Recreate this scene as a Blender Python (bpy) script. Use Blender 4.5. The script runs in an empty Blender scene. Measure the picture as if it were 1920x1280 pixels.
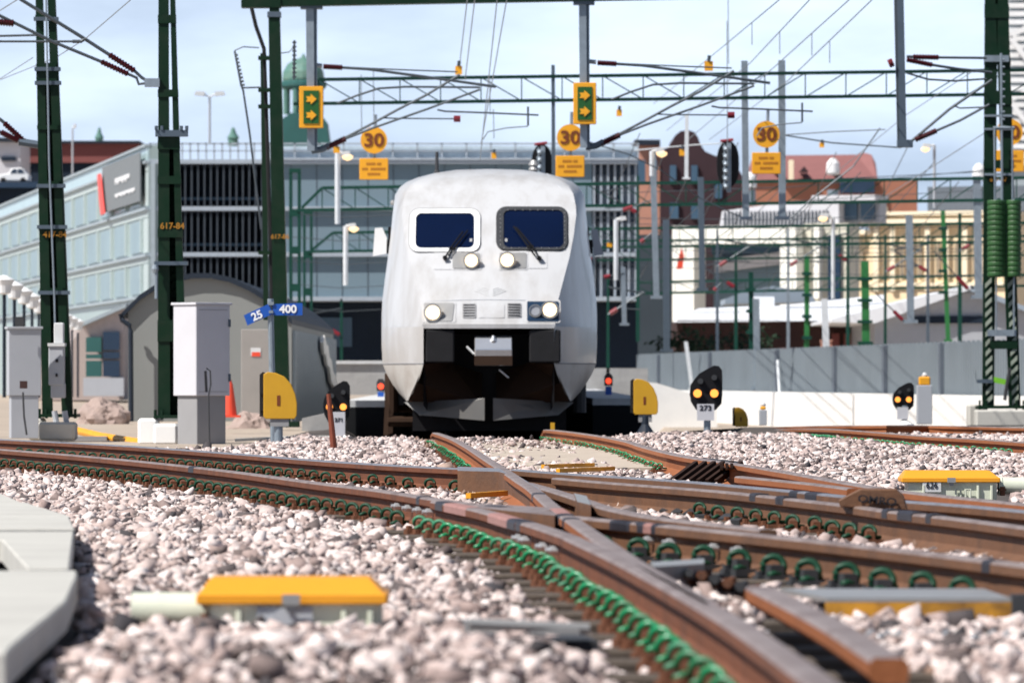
import bpy, bmesh, math, random
import numpy as np
from mathutils import Vector, Matrix
random.seed(7); RNG = np.random.default_rng(7)
SC = bpy.context.scene; COL = SC.collection
# ------------------------------------------------------------ camera, sky, sun, exposure
F = 10667.0; H0 = 0.57; HY = 710.0           # focal length in photo pixels, eye height over the rail heads, horizon row
cam = bpy.data.cameras.new("camera"); camo = bpy.data.objects.new("camera", cam); COL.objects.link(camo)
camo.location = (0, 0, H0); camo.rotation_euler = (math.pi / 2, 0, 0)
cam.lens = 200; cam.sensor_width = 36; cam.shift_y = 70 / 1920; cam.clip_start = 0.5; cam.clip_end = 6000
cam.dof.use_dof = True; cam.dof.focus_distance = 41; cam.dof.aperture_fstop = 7.4
SC.camera = camo
SUN_EL = math.radians(50); SUN_H = Vector((-0.85, -0.527))
sd = Vector((SUN_H.x * math.cos(SUN_EL), SUN_H.y * math.cos(SUN_EL), math.sin(SUN_EL))).normalized()
W = bpy.data.worlds.new("World"); SC.world = W; W.use_nodes = True
nt = W.node_tree; nt.nodes.clear()
def wn(t, **k):
    n = nt.nodes.new(t)
    for a, b in k.items(): setattr(n, a, b)
    return n
tc = wn('ShaderNodeTexCoord'); out = wn('ShaderNodeOutputWorld'); bg = wn('ShaderNodeBackground'); bg.inputs[1].default_value = 0.05
add = wn('ShaderNodeVectorMath', operation='ADD'); add.inputs[1].default_value = (0, 0, 0.22)
nrm = wn('ShaderNodeVectorMath', operation='NORMALIZE')
sky = wn('ShaderNodeTexSky', sky_type='NISHITA'); sky.sun_disc = False
sky.sun_elevation = SUN_EL; sky.sun_rotation = math.atan2(SUN_H.x, SUN_H.y); sky.dust_density = 0.6; sky.ozone_density = 1.3
mp = wn('ShaderNodeMapping'); mp.inputs['Scale'].default_value = (6, 6, 20)
nz = wn('ShaderNodeTexNoise'); nz.inputs['Scale'].default_value = 1.6; nz.inputs['Detail'].default_value = 6; nz.inputs['Roughness'].default_value = 0.52
cr = wn('ShaderNodeValToRGB'); cr.color_ramp.elements[0].position = 0.36; cr.color_ramp.elements[0].color = (0.46, 0.46, 0.46, 1); cr.color_ramp.elements[1].position = 0.66; cr.color_ramp.elements[1].color = (0.95, 0.95, 0.95, 1)
mx = wn('ShaderNodeMix', data_type='RGBA'); mx.inputs[7].default_value = (14.2, 16.8, 20.6, 1)
L = nt.links.new
L(tc.outputs['Generated'], add.inputs[0]); L(add.outputs[0], nrm.inputs[0]); L(nrm.outputs[0], sky.inputs['Vector'])
L(tc.outputs['Generated'], mp.inputs['Vector']); L(mp.outputs[0], nz.inputs['Vector']); L(nz.outputs['Fac'], cr.inputs[0])
sx = wn('ShaderNodeSeparateXYZ'); L(tc.outputs['Generated'], sx.inputs[0]); mr_ = wn('ShaderNodeMapRange'); mr_.inputs[1].default_value = 0.07; mr_.inputs[2].default_value = 0.15; mr_.inputs[3].default_value = 1.0; mr_.inputs[4].default_value = 0.12; L(sx.outputs[2], mr_.inputs[0]); mu_ = wn('ShaderNodeMath', operation='MULTIPLY'); L(cr.outputs[0], mu_.inputs[0]); L(mr_.outputs[0], mu_.inputs[1]); L(mu_.outputs[0], mx.inputs[0]); L(sky.outputs[0], mx.inputs[6]); L(mx.outputs[2], bg.inputs[0]); L(bg.outputs[0], out.inputs[0])
sun = bpy.data.lights.new("sun", 'SUN'); sun.energy = 4.7; sun.angle = math.radians(0.5); sun.color = (1, 0.955, 0.89)
suno = bpy.data.objects.new("sun", sun); COL.objects.link(suno); suno.rotation_euler = sd.to_track_quat('Z', 'Y').to_euler(); suno.location = (-30, -10, 40)
SC.view_settings.view_transform = 'Standard'; SC.view_settings.look = 'None'; SC.view_settings.exposure = 0.46; SC.view_settings.gamma = 1
SC.cycles.use_denoising = True; SC.cycles.max_bounces = 6; SC.cycles.diffuse_bounces = 3

# ------------------------------------------------------------ materials
def lin(c):
    c = c / 255.0
    return c / 12.92 if c <= 0.04045 else ((c + 0.055) / 1.055) ** 2.4
def S(r, g, b): return (lin(r), lin(g), lin(b))
def M(name, col, rough=0.6, metal=0.0, var=0.18, scale=6.0, bump=0.0, emit=0.0, dirt=None, dscale=3.0, damt=0.5, ecol=None, coat=0, dz=None, stretch=(1, 1, 1)):
    m = bpy.data.materials.new(name); m.use_nodes = True; t = m.node_tree; b = t.nodes['Principled BSDF']
    b.inputs['Roughness'].default_value = rough; b.inputs['Metallic'].default_value = metal
    if max(col) < .06 and not metal: b.inputs['Specular IOR Level'].default_value = 0.22
    if coat: b.inputs['Coat Weight'].default_value = coat
    c = (*col, 1)
    tcn = t.nodes.new('ShaderNodeTexCoord'); n = t.nodes.new('ShaderNodeTexNoise'); n.inputs['Scale'].default_value = scale; n.inputs['Detail'].default_value = 5
    t.links.new(tcn.outputs['Object'], n.inputs['Vector'])
    mixn = t.nodes.new('ShaderNodeMix'); mixn.data_type = 'RGBA'
    mixn.inputs[6].default_value = (*[x * (1 - var) for x in col], 1); mixn.inputs[7].default_value = (*[min(1, x * (1 + var)) for x in col], 1)
    t.links.new(n.outputs['Fac'], mixn.inputs[0]); last = mixn.outputs[2]
    if dirt:
        n2 = t.nodes.new('ShaderNodeTexNoise'); n2.inputs['Scale'].default_value = dscale; mpn = t.nodes.new('ShaderNodeMapping'); mpn.inputs['Scale'].default_value = stretch; t.links.new(tcn.outputs['Object'], mpn.inputs['Vector']); n2.inputs['Detail'].default_value = 8; n2.inputs['Roughness'].default_value = 0.65
        t.links.new(mpn.outputs[0], n2.inputs['Vector'])
        r = t.nodes.new('ShaderNodeMapRange'); r.inputs[1].default_value = 0.45; r.inputs[2].default_value = 0.72; r.inputs[4].default_value = damt
        src = n2.outputs['Fac']
        if dz:     # more grime toward the wheels
            sp = t.nodes.new('ShaderNodeSeparateXYZ'); t.links.new(tcn.outputs['Object'], sp.inputs[0])
            g = t.nodes.new('ShaderNodeMapRange'); g.inputs[1].default_value = dz[0]; g.inputs[2].default_value = dz[1]; g.inputs[3].default_value = 0.20; g.inputs[4].default_value = 0.0; t.links.new(sp.outputs[2], g.inputs[0])
            ad = t.nodes.new('ShaderNodeMath'); ad.operation = 'ADD'; t.links.new(src, ad.inputs[0]); t.links.new(g.outputs[0], ad.inputs[1]); src = ad.outputs[0]
        t.links.new(src, r.inputs[0])
        m2 = t.nodes.new('ShaderNodeMix'); m2.data_type = 'RGBA'; m2.inputs[7].default_value = (*dirt, 1)
        t.links.new(r.outputs[0], m2.inputs[0]); t.links.new(last, m2.inputs[6]); last = m2.outputs[2]
    t.links.new(last, b.inputs['Base Color'])
    if bump:
        bn = t.nodes.new('ShaderNodeBump'); bn.inputs['Strength'].default_value = bump; bn.inputs['Distance'].default_value = 0.01
        n3 = t.nodes.new('ShaderNodeTexNoise'); n3.inputs['Scale'].default_value = scale * 6; n3.inputs['Detail'].default_value = 4
        t.links.new(tcn.outputs['Object'], n3.inputs['Vector']); t.links.new(n3.outputs['Fac'], bn.inputs['Height']); t.links.new(bn.outputs[0], b.inputs['Normal'])
    if emit:
        b.inputs['Emission Color'].default_value = (*(ecol or col), 1); b.inputs['Emission Strength'].default_value = emit
    return m
def MR(name, stops, rough=0.9, bump=0.0):      # colour picked per loose stone
    m = bpy.data.materials.new(name); m.use_nodes = True; t = m.node_tree; b = t.nodes['Principled BSDF']; b.inputs['Roughness'].default_value = rough
    g = t.nodes.new('ShaderNodeNewGeometry'); r = t.nodes.new('ShaderNodeValToRGB'); e = r.color_ramp.elements
    while len(e) < len(stops): e.new(0.5)
    for i, (p, c) in enumerate(stops): e[i].position = p; e[i].color = (*c, 1)
    t.links.new(g.outputs['Random Per Island'], r.inputs[0])
    n = t.nodes.new('ShaderNodeTexNoise'); n.inputs['Scale'].default_value = 45; n.inputs['Detail'].default_value = 5
    tcn = t.nodes.new('ShaderNodeTexCoord'); t.links.new(tcn.outputs['Object'], n.inputs['Vector'])
    mr = t.nodes.new('ShaderNodeMapRange'); mr.inputs[3].default_value = 0.6; mr.inputs[4].default_value = 1.35; t.links.new(n.outputs['Fac'], mr.inputs[0])
    mu = t.nodes.new('ShaderNodeMix'); mu.data_type = 'RGBA'; mu.blend_type = 'MULTIPLY'; mu.inputs[0].default_value = 1
    t.links.new(r.outputs[0], mu.inputs[6]); t.links.new(mr.outputs[0], mu.inputs[7]); t.links.new(mu.outputs[2], b.inputs['Base Color'])
    return m
K = {}
K['green'] = M('mast_green_paint', (0.002, 0.020, 0.008), 0.5, 0, 0.3, 3, dirt=(0.02, 0.03, 0.02), dscale=4)
K['gdark'] = M('mast_green_inner', (0.004, 0.022, 0.010), 0.7)
K['gteal'] = M('gantry_green_paint', (0.003, 0.028, 0.020), 0.5, 0, 0.3, 3)
K['gbright'] = M('bright_green_paint', (0.02, 0.16, 0.04), 0.5)
K['galv'] = M('galvanised_steel', (0.26, 0.31, 0.36), 0.45, 0.35, 0.2, 9, dirt=(0.14, 0.16, 0.18))
K['galvd'] = M('dark_galvanised_steel', (0.085, 0.115, 0.15), 0.5, 0.3, 0.2, 6)
K['white'] = M('white_paint', (0.78, 0.79, 0.80), 0.5, 0, 0.06, 3)
K['offw'] = M('off_white_paint', (0.62, 0.63, 0.64), 0.55, 0, 0.1, 3)
K['yellow'] = M('yellow_paint', (0.80, 0.36, 0.012), 0.5, 0, 0.1, 4, dirt=(0.45, 0.22, 0.03), damt=0.35)
K['yelbrown'] = M('signal_yellow_back', (0.56, 0.30, 0.012), 0.55, 0, 0.12, 5)
K['signgreen'] = M('sign_green', (0.008, 0.085, 0.012), 0.5, 0, 0.1)
K['black'] = M('black_paint', (0.008, 0.008, 0.010), 0.55, 0, 0.3)
K['rubber'] = M('black_rubber', (0.015, 0.015, 0.017), 0.7, 0, 0.3)
K['dgrey'] = M('dark_grey', (0.045, 0.047, 0.052), 0.6, 0, 0.3)
K['ins'] = M('dark_red_insulator', (0.05, 0.004, 0.008), 0.35, 0, 0.3)
K['insred'] = M('red_insulator', (0.22, 0.016, 0.028), 0.35)
K['wire'] = M('wire_metal', (0.06, 0.075, 0.09), 0.5, 0.3)
K['wirel'] = M('pale_wire_metal', (0.22, 0.25, 0.28), 0.5, 0.3)
K['conc'] = M('concrete', (0.50, 0.49, 0.455), 0.85, 0, 0.15, 5, 0.3, dirt=(0.32, 0.31, 0.29), dscale=2.5)
K['concd'] = M('grey_concrete', (0.33, 0.33, 0.33), 0.85, 0, 0.15, 5, 0.3, dirt=(0.2, 0.2, 0.2))
K['concw'] = M('white_concrete', (0.80, 0.80, 0.79), 0.8, 0, 0.06, 0.6, dirt=(0.62, 0.63, 0.64), dscale=0.7, damt=0.6)
K['rust'] = M('rusty_rail_side', (0.165, 0.056, 0.025), 0.75, 0.1, 0.3, 9, 0.35, dirt=(0.075, 0.034, 0.022), dscale=5, damt=0.75)
K['rustO'] = M('orange_rust_rail_side', (0.29, 0.094, 0.030), 0.8, 0.05, 0.25, 8, 0.3, dirt=(0.17, 0.06, 0.025), dscale=4)
K['rustB'] = M('brown_rail_side', (0.155, 0.072, 0.036), 0.7, 0.1, 0.25, 8, 0.3, dirt=(0.09, 0.05, 0.034), dscale=5, damt=0.7)
K['railtop'] = M('worn_rail_top', (0.42, 0.33, 0.295), 0.38, 0.5, 0.25, 14, 0.12, dirt=(0.17, 0.09, 0.06), dscale=5, damt=0.75)
K['railshine'] = M('polished_rail_top', (0.52, 0.50, 0.52), 0.33, 0.75, 0.18, 12, dirt=(0.28, 0.22, 0.2), dscale=9, damt=0.6)
K['rbolt'] = M('rusty_bolts', (0.15, 0.055, 0.025), 0.75, 0.1, 0.4, 30, 0.3, dirt=(0.06, 0.028, 0.018), dscale=18, damt=0.8)
K['clip'] = M('green_clip_paint', (0.008, 0.21, 0.08), 0.3, 0, 0.25, 30); K['clip2'] = M('green_clip_paint_worn', (0.015, 0.15, 0.06), 0.4, 0, 0.3, 30, dirt=(0.10, 0.06, 0.035), dscale=22, damt=0.8); K['clip3'] = M('green_clip_paint_dusty', (0.03, 0.20, 0.10), 0.55, 0, 0.3, 30, dirt=(0.16, 0.14, 0.11), dscale=18, damt=0.6)
K['clipd'] = M('dull_green_clip_paint', (0.012, 0.055, 0.030), 0.45, 0, 0.35, 30)
K['bolt'] = M('zinc_bolt', (0.55, 0.56, 0.58), 0.35, 0.5)
K['wood'] = M('dark_sleeper_timber', (0.085, 0.066, 0.052), 0.85, 0, 0.35, 7, 0.4)
K['cream'] = M('pale_green_cream_enamel', (0.66, 0.69, 0.57), 0.45, 0, 0.07, 5, dirt=(0.42, 0.45, 0.37), dscale=5, damt=0.4)
K['lid'] = M('orange_yellow_lid', (0.78, 0.33, 0.015), 0.42, 0, 0.08, 5, dirt=(0.6, 0.24, 0.02), damt=0.4)
K['cab'] = M('cabinet_grey_white', (0.56, 0.56, 0.60), 0.5, 0, 0.05, 3, dirt=(0.5, 0.5, 0.53), dscale=2.5, damt=0.4)
K['cabb'] = M('cabinet_plinth_grey', (0.27, 0.27, 0.28), 0.7, 0, 0.1, 4)
K['cabg'] = M('cabinet_mid_grey', (0.40, 0.42, 0.46), 0.55, 0, 0.08, 3)
K['steel'] = M('stainless_steel', (0.42, 0.39, 0.36), 0.4, 0.5, 0.15, 2)
K['blue'] = M('blue_sign', (0.008, 0.085, 0.42), 0.45, 0, 0.05)
K['tblue'] = M('text_white', (0.85, 0.86, 0.88), 0.5, 0, 0.02)
K['tdark'] = M('text_dark', (0.02, 0.02, 0.025), 0.6, 0, 0.02)
K['tbrown'] = M('text_brown', (0.16, 0.035, 0.004), 0.6, 0, 0.02)
K['tblur'] = M('faded_text_brown', (0.40, 0.15, 0.006), 0.6, 0, 0.02)
K['torange'] = M('text_orange', (0.34, 0.15, 0.008), 0.6, 0, 0.02)
K['rope'] = M('red_brown_stake', (0.20, 0.045, 0.02), 0.7, 0, 0.3, 12)
K['lampO'] = M('amber_lamp', (1.0, 0.42, 0.08), 0.3, 0, 0, emit=1.0, ecol=(1.0, 0.27, 0.035))
K['lampW'] = M('warm_headlamp', (1.0, 0.86, 0.62), 0.3, 0, 0, emit=2.2, ecol=(1.0, 0.70, 0.38))
K['lampR'] = M('red_lamp', (0.9, 0.06, 0.02), 0.3, 0, 0, emit=1.0, ecol=(1.0, 0.08, 0.03))
K['lampF'] = M('lit_floodlight', (1.0, 0.72, 0.40), 0.3, 0, 0, emit=0.9, ecol=(1.0, 0.66, 0.34))
K['redpl'] = M('red_plastic', (0.75, 0.07, 0.03), 0.5, 0, 0.1)
K['train'] = M('train_white_paint', (0.53, 0.535, 0.55), 0.28, 0.0, 0.04, 1.5, dirt=(0.30, 0.275, 0.25), dscale=1.3, damt=0.5, coat=0.15, dz=(1.0, 2.4), stretch=(2.2, 1.5, .55))
K['trainlow'] = M('dirty_lower_train_paint', (0.46, 0.44, 0.415), 0.42, 0, 0.08, 2, dirt=(0.24, 0.19, 0.155), dscale=1.5, damt=0.7)
K['scoop'] = M('brown_dusted_underside', (0.038, 0.020, 0.012), 0.8, 0, 0.3, 3)
K['plough'] = M('grey_plough', (0.12, 0.118, 0.115), 0.5, 0, 0.2, 4, dirt=(0.15, 0.13, 0.11))
K['glass'] = M('navy_windscreen', (0.0015, 0.006, 0.028), 0.12, 0, 0.3, 1.2); K['glass'].node_tree.nodes['Principled BSDF'].inputs['Specular IOR Level'].default_value = 0.3
K['chrome'] = M('silver_coupler_cover', (0.72, 0.73, 0.76), 0.22, 0.75, 0.1, 3)
K['lens'] = M('grey_lamp_housing', (0.30, 0.30, 0.30), 0.35, 0.2, 0.2, 6)
K['sand'] = M('sandy_ground', (0.40, 0.33, 0.265), 0.95, 0, 0.25, 1.4, 0.4, dirt=(0.28, 0.23, 0.19), dscale=0.5)
K['ballast'] = M('ballast_bed', (0.07, 0.058, 0.052), 0.95, 0, 0.4, 20, 0.4)
K['plat'] = M('pale_platform_top', (0.52, 0.53, 0.54), 0.8)
K['platd'] = M('shaded_platform_wall', (0.008, 0.009, 0.011), 0.85)  # near black: shade on the platform sides put into the colour
K['fence'] = M('grey_fence_metal', (0.20, 0.235, 0.265), 0.6, 0.1, 0.15, 0.8)
K['fenced'] = M('fence_post_grey', (0.10, 0.12, 0.15), 0.6)
# buildings
K['aqua'] = M('pale_aqua_glass_cladding', (0.32, 0.40, 0.395), 0.35, 0, 0.06, 0.4)
K['aquaw'] = M('frosted_window', (0.20, 0.285, 0.30), 0.3, 0, 0.25, 0.5)
K['aqual'] = M('white_facade_trim', (0.45, 0.53, 0.53), 0.5, 0, 0.04)
K['bandg'] = M('grey_floor_edge', (0.33, 0.39, 0.43), 0.6)
K['gwall'] = M('blue_grey_wall', (0.155, 0.225, 0.275), 0.7, 0, 0.08, 0.3)
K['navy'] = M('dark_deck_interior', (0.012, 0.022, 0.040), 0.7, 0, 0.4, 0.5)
K['navy2'] = M('dark_blue_glass', (0.015, 0.035, 0.07), 0.25, 0, 0.4, 0.5)
K['fin'] = M('grey_facade_fin', (0.05, 0.065, 0.085), 0.6)
K['slab'] = M('pale_slab_edge', (0.34, 0.39, 0.45), 0.7)
K['shed'] = M('grey_shed_wall', (0.215, 0.225, 0.22), 0.75, 0, 0.06, 1)
K['shedside'] = M('blue_grey_corrugated', (0.25, 0.30, 0.34), 0.5, 0.2)
K['trimd'] = M('dark_blue_trim', (0.018, 0.026, 0.04), 0.6)
K['lav'] = M('lavender_plaster', (0.44, 0.38, 0.37), 0.8)
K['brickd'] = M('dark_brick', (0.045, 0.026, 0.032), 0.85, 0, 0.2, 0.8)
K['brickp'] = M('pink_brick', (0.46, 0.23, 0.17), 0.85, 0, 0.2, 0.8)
K['rooft'] = M('red_tile_roof', (0.24, 0.10, 0.095), 0.8, 0, 0.15, 1.2)
K['roofo'] = M('orange_brick', (0.36, 0.15, 0.095), 0.85, 0, 0.12, 1)
K['bwhite'] = M('white_render', (0.90, 0.89, 0.83), 0.8, 0, 0.03, 0.4)
K['creamw'] = M('cream_render', (0.60, 0.58, 0.49), 0.8, 0, 0.05, 0.4)
K['bwin'] = M('blue_window', (0.05, 0.10, 0.16), 0.25, 0, 0.3, 0.5)
K['ywall'] = M('yellow_plaster', (0.78, 0.63, 0.42), 0.8, 0, 0.07, 0.4)
K['ywall2'] = M('pale_yellow_trim', (0.85, 0.74, 0.55), 0.8, 0, 0.05, 0.4)
K['roofw'] = M('white_sheet_roof', (0.74, 0.76, 0.80), 0.5, 0, 0.05, 0.5)
K['roofg'] = M('grey_sheet_roof', (0.30, 0.36, 0.43), 0.55, 0, 0.08, 0.5)
K['brownd'] = M('dark_brown_wall', (0.055, 0.03, 0.028), 0.85, 0, 0.35, 0.7)
K['copper'] = M('green_copper', (0.07, 0.18, 0.155), 0.6, 0, 0.35, 0.8, dirt=(0.27, 0.35, 0.26), dscale=0.5)
K['copperd'] = M('dark_green_copper', (0.02, 0.10, 0.095), 0.6, 0, 0.3, 0.5)
K['redb'] = M('red_brown_facade', (0.20, 0.062, 0.058), 0.85, 0, 0.15, 0.3)
K['banner'] = M('grey_banner', (0.17, 0.19, 0.205), 0.7)
K['pole'] = M('pale_lamp_pole', (0.62, 0.65, 0.68), 0.5)
K['mound'] = M('pinkish_spoil', (0.36, 0.275, 0.245), 0.95, 0, 0.3, 2, 0.5, dirt=(0.22, 0.17, 0.15), dscale=2.5)
K['tarp'] = M('white_tarpaulin', (0.7, 0.69, 0.66), 0.7)
K['leaf'] = M('dark_shrub_leaves', (0.02, 0.045, 0.025), 0.7, 0, 0.5, 1.0)
K['pebbler'] = MR('rust_stained_ballast', [(0, (0.05, 0.035, 0.03)), (0.3, (0.20, 0.12, 0.085)), (0.7, (0.36, 0.25, 0.20)), (1, (0.55, 0.45, 0.40))])
K['pebble'] = MR('pinkish_granite_ballast', [(0, (0.045, 0.042, 0.048)), (0.11, (0.13, 0.10, 0.095)), (0.24, (0.34, 0.255, 0.235)), (0.55, (0.55, 0.445, 0.42)), (0.88, (0.68, 0.585, 0.56)), (1, (0.78, 0.71, 0.69))])

# ------------------------------------------------------------ mesh helpers
def pt(px, py, Y): return Vector(((px - 960) * Y / F, Y, H0 - (py - HY) * Y / F))
def gp(px, py, z=0.0):
    Y = (H0 - z) * F / (py - HY); return Vector(((px - 960) * Y / F, Y, z))
ORG = {}
def setp(o, label=None, cat=None, group=None, kind=None):
    if label: o['label'] = label
    if cat: o['category'] = cat
    if group: o['group'] = group
    if kind: o['kind'] = kind
    return o
def thing(name, label, cat, loc, group=None):
    o = bpy.data.objects.new(name, None); COL.objects.link(o); o.location = loc; o.empty_display_size = 0.2
    ORG[o] = Vector(loc); return setp(o, label, cat, group)
def children(o): return list(o.children)
def dup(root, delta, label=None, rz=None):
    def cp(o, par):
        c = o.copy(); COL.objects.link(c)
        if par is not None: c.parent = par
        for ch in KIDS.get(o, []): cp(ch, c)
        return c
    r = cp(root, None); r.location = Vector(root.location) + Vector(delta)
    if label: r['label'] = label
    if rz is not None: r.rotation_euler.z = rz
    return r
KIDS = {}
class MB:
    def __init__(s): s.v = []; s.f = []; s.m = []; s.k = 0
    def add(s, vs, fs):
        o = len(s.v); s.v += [tuple(v) for v in vs]
        for f in fs: s.f.append([i + o for i in f]); s.m.append(s.k)
        return s
    def hexa(s, p):  # 8 corners: bottom 4 ccw, top 4 ccw
        return s.add(p, [(3, 2, 1, 0), (4, 5, 6, 7), (0, 1, 5, 4), (1, 2, 6, 5), (2, 3, 7, 6), (3, 0, 4, 7)])
    def box(s, c, d, rz=0.0):
        hx, hy, hz = d[0] / 2, d[1] / 2, d[2] / 2; cs, sn = math.cos(rz), math.sin(rz)
        p = []
        for z in (-hz, hz):
            for x, y in ((-hx, -hy), (hx, -hy), (hx, hy), (-hx, hy)):
                p.append((c[0] + x * cs - y * sn, c[1] + x * sn + y * cs, c[2] + z))
        return s.hexa(p)
    def pbox(s, x0, y0, x1, y1, Y, d):
        a = pt(x0, y1, Y); b = pt(x1, y0, Y)
        return s.box(((a.x + b.x) / 2, Y + d / 2, (a.z + b.z) / 2), (b.x - a.x, d, b.z - a.z))
    def bar(s, p0, p1, w, h, up=Vector((0, 0, 1))):
        p0, p1 = Vector(p0), Vector(p1); d = (p1 - p0).normalized()
        if abs(d.dot(up)) > 0.95: up = Vector((0, 1, 0))
        a = d.cross(up).normalized() * (w / 2); b = a.cross(d).normalized() * (h / 2)
        return s.hexa([p0 - a - b, p0 + a - b, p1 + a - b, p1 - a - b, p0 - a + b, p0 + a + b, p1 + a + b, p1 - a + b])
    def tube(s, pts, r, n=7, r1=None):
        pts = [Vector(p) for p in pts]; N = len(pts); vs = []; fs = []
        for i, p in enumerate(pts):
            d = (pts[min(i + 1, N - 1)] - pts[max(i - 1, 0)]).normalized()
            up = Vector((0, 0, 1)) if abs(d.z) < 0.9 else Vector((0, 1, 0))
            a = d.cross(up).normalized(); b = a.cross(d)
            rr = r if r1 is None else r + (r1 - r) * i / (N - 1)
            for k in range(n):
                t = 2 * math.pi * k / n; vs.append(p + a * (rr * math.cos(t)) + b * (rr * math.sin(t)))
        for i in range(N - 1):
            for k in range(n):
                k2 = (k + 1) % n; fs.append((i * n + k, i * n + k2, (i + 1) * n + k2, (i + 1) * n + k))
        fs.append(tuple(range(n - 1, -1, -1))); fs.append(tuple(range((N - 1) * n, N * n)))
        return s.add(vs, fs)
    def ptube(s, pl, Y, r, n=6): return s.tube([pt(x, y, Y) if len(q) == 2 else pt(x, y, q[2]) for q in pl for (x, y) in [q[:2]]], r, n)
    def prism(s, poly, off):   # poly: world points (planar), extruded by vector off
        n = len(poly); poly = [Vector(p) for p in poly]; off = Vector(off)
        vs = poly + [p + off for p in poly]
        fs = [tuple(range(n)), tuple(range(2 * n - 1, n - 1, -1))] + [(i, i + n, (i + 1) % n + n, (i + 1) % n) for i in range(n)]
        return s.add(vs, fs)
    def pprism(s, pl, Y, d): return s.prism([pt(x, y, Y) for x, y in pl], (0, d, 0))
    def disc(s, c, r, d, n=24):
        return s.prism([Vector(c) + Vector((r * math.cos(2 * math.pi * k / n), 0, r * math.sin(2 * math.pi * k / n))) for k in range(n)], (0, d, 0))
    def lathe(s, prof, c, n=16):   # prof: (r,z)
        vs = []; fs = []
        for r, z in prof:
            for k in range(n):
                t = 2 * math.pi * k / n; vs.append((c[0] + r * math.cos(t), c[1] + r * math.sin(t), c[2] + z))
        for i in range(len(prof) - 1):
            for k in range(n):
                k2 = (k + 1) % n; fs.append((i * n + k, i * n + k2, (i + 1) * n + k2, (i + 1) * n + k))
        fs.append(tuple(range(n - 1, -1, -1))); fs.append(tuple(range((len(prof) - 1) * n, len(prof) * n)))
        return s.add(vs, fs)
    def build(s, name, mat, parent=None, smooth=False, bevel=0.0, loc=None):
        o0 = ORG[parent] if parent is not None else Vector(loc if loc is not None else (0, 0, 0))
        me = bpy.data.meshes.new(name)
        me.from_pydata([(a - o0.x, b - o0.y, c - o0.z) for a, b, c in s.v], [], s.f)
        mats = mat if isinstance(mat, (list, tuple)) else [mat]
        for q in mats: me.materials.append(K[q] if isinstance(q, str) else q)
        if len(mats) > 1: me.polygons.foreach_set('material_index', s.m)
        bm = bmesh.new(); bm.from_mesh(me); bmesh.ops.recalc_face_normals(bm, faces=bm.faces)
        if bevel: bmesh.ops.bevel(bm, geom=bm.edges[:], offset=bevel, segments=1, affect='EDGES', clamp_overlap=True)
        bm.to_mesh(me); bm.free()
        if smooth:
            me.polygons.foreach_set('use_smooth', [True] * len(me.polygons))
        me.update()
        o = bpy.data.objects.new(name, me); COL.objects.link(o)
        if parent is not None: o.parent = parent; KIDS.setdefault(parent, []).append(o)
        else: o.location = o0
        ORG[o] = o0; return o
def bolt_sharp(o, ang=40):
    me = o.data; me.polygons.foreach_set('use_smooth', [True] * len(me.polygons))
    try: me.set_sharp_from_angle(angle=math.radians(ang))
    except Exception: pass
def text(body, name, mat, parent, c, h, Y=None, bold=0.0, rot=0.0, wide=1.0, rx=math.pi / 2, rz=0.0):
    cu = bpy.data.curves.new(name, 'FONT'); cu.body = body; cu.size = h * 1.38; cu.align_x = 'CENTER'; cu.align_y = 'CENTER'
    cu.extrude = 0.002; cu.offset = bold; cu.materials.append(K[mat]); cu.resolution_u = 4
    tmp = bpy.data.objects.new(name + '_curve', cu); COL.objects.link(tmp)
    me = bpy.data.meshes.new_from_object(tmp.evaluated_get(bpy.context.evaluated_depsgraph_get())); bpy.data.objects.remove(tmp)
    o = bpy.data.objects.new(name, me); COL.objects.link(o)
    o.rotation_euler = (rx, -rot, rz); o.scale = (wide, 1, 1)
    o.location = Vector(c) - ORG[parent]; o.parent = parent; KIDS.setdefault(parent, []).append(o); ORG[o] = ORG[parent]
    return o
def catmull(P, step):
    P = [Vector(p) for p in P]; P = [P[0] * 2 - P[1]] + P + [P[-1] * 2 - P[-2]]; out = []
    for i in range(1, len(P) - 2):
        n = max(2, int((P[i + 1] - P[i]).length / step))
        for k in range(n):
            t = k / n; a, b, c, d = P[i - 1], P[i], P[i + 1], P[i + 2]
            out.append(0.5 * ((2 * b) + (c - a) * t + (2 * a - 5 * b + 4 * c - d) * t * t + (3 * b - a - 3 * c + d) * t ** 3))
    out.append(P[-2]); return out
# ------------------------------------------------------------ ground
def sm(t): t = np.clip(t, 0, 1); return t * t * (3 - 2 * t)
def gz(x, y):
    x = np.asarray(x, float); y = np.asarray(y, float)
    z = -0.15 + 0 * x * y
    ramp = -0.30 * sm((y - 62) / 18) - 0.55 * sm((y - 82) / 50)
    cor = sm((x + 2.6) / 0.5) * (1 - sm((x - 2.4 - np.clip((y - 62) * 0.02, 0, 1)) / 0.6))
    right = sm((x - 2.4) / 0.6)
    z = z + ramp * cor + right * (-0.55 * sm((y - 84) / 25)) * 1.0
    z = z + 0.05 * sm((y - 52) / 8) * (1 - sm((y - 62) / 8)) * cor
    z = z + 0.05 * sm((y - 45) / 8) * (1 - sm((y - 66) / 5)) * sm((x - 0.9) / 0.7)
    z = z + 0.088 * np.exp(-((y - 13.3) / 0.95) ** 2) * (1 - sm((x - 0.0) / 0.22)) * sm((x + 1.3) / 0.5)
    left = 1 - sm((x + 3.0) / 0.6)
    z = z - 0.05 * left * sm((y - 56) / 5)
    return z
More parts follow.
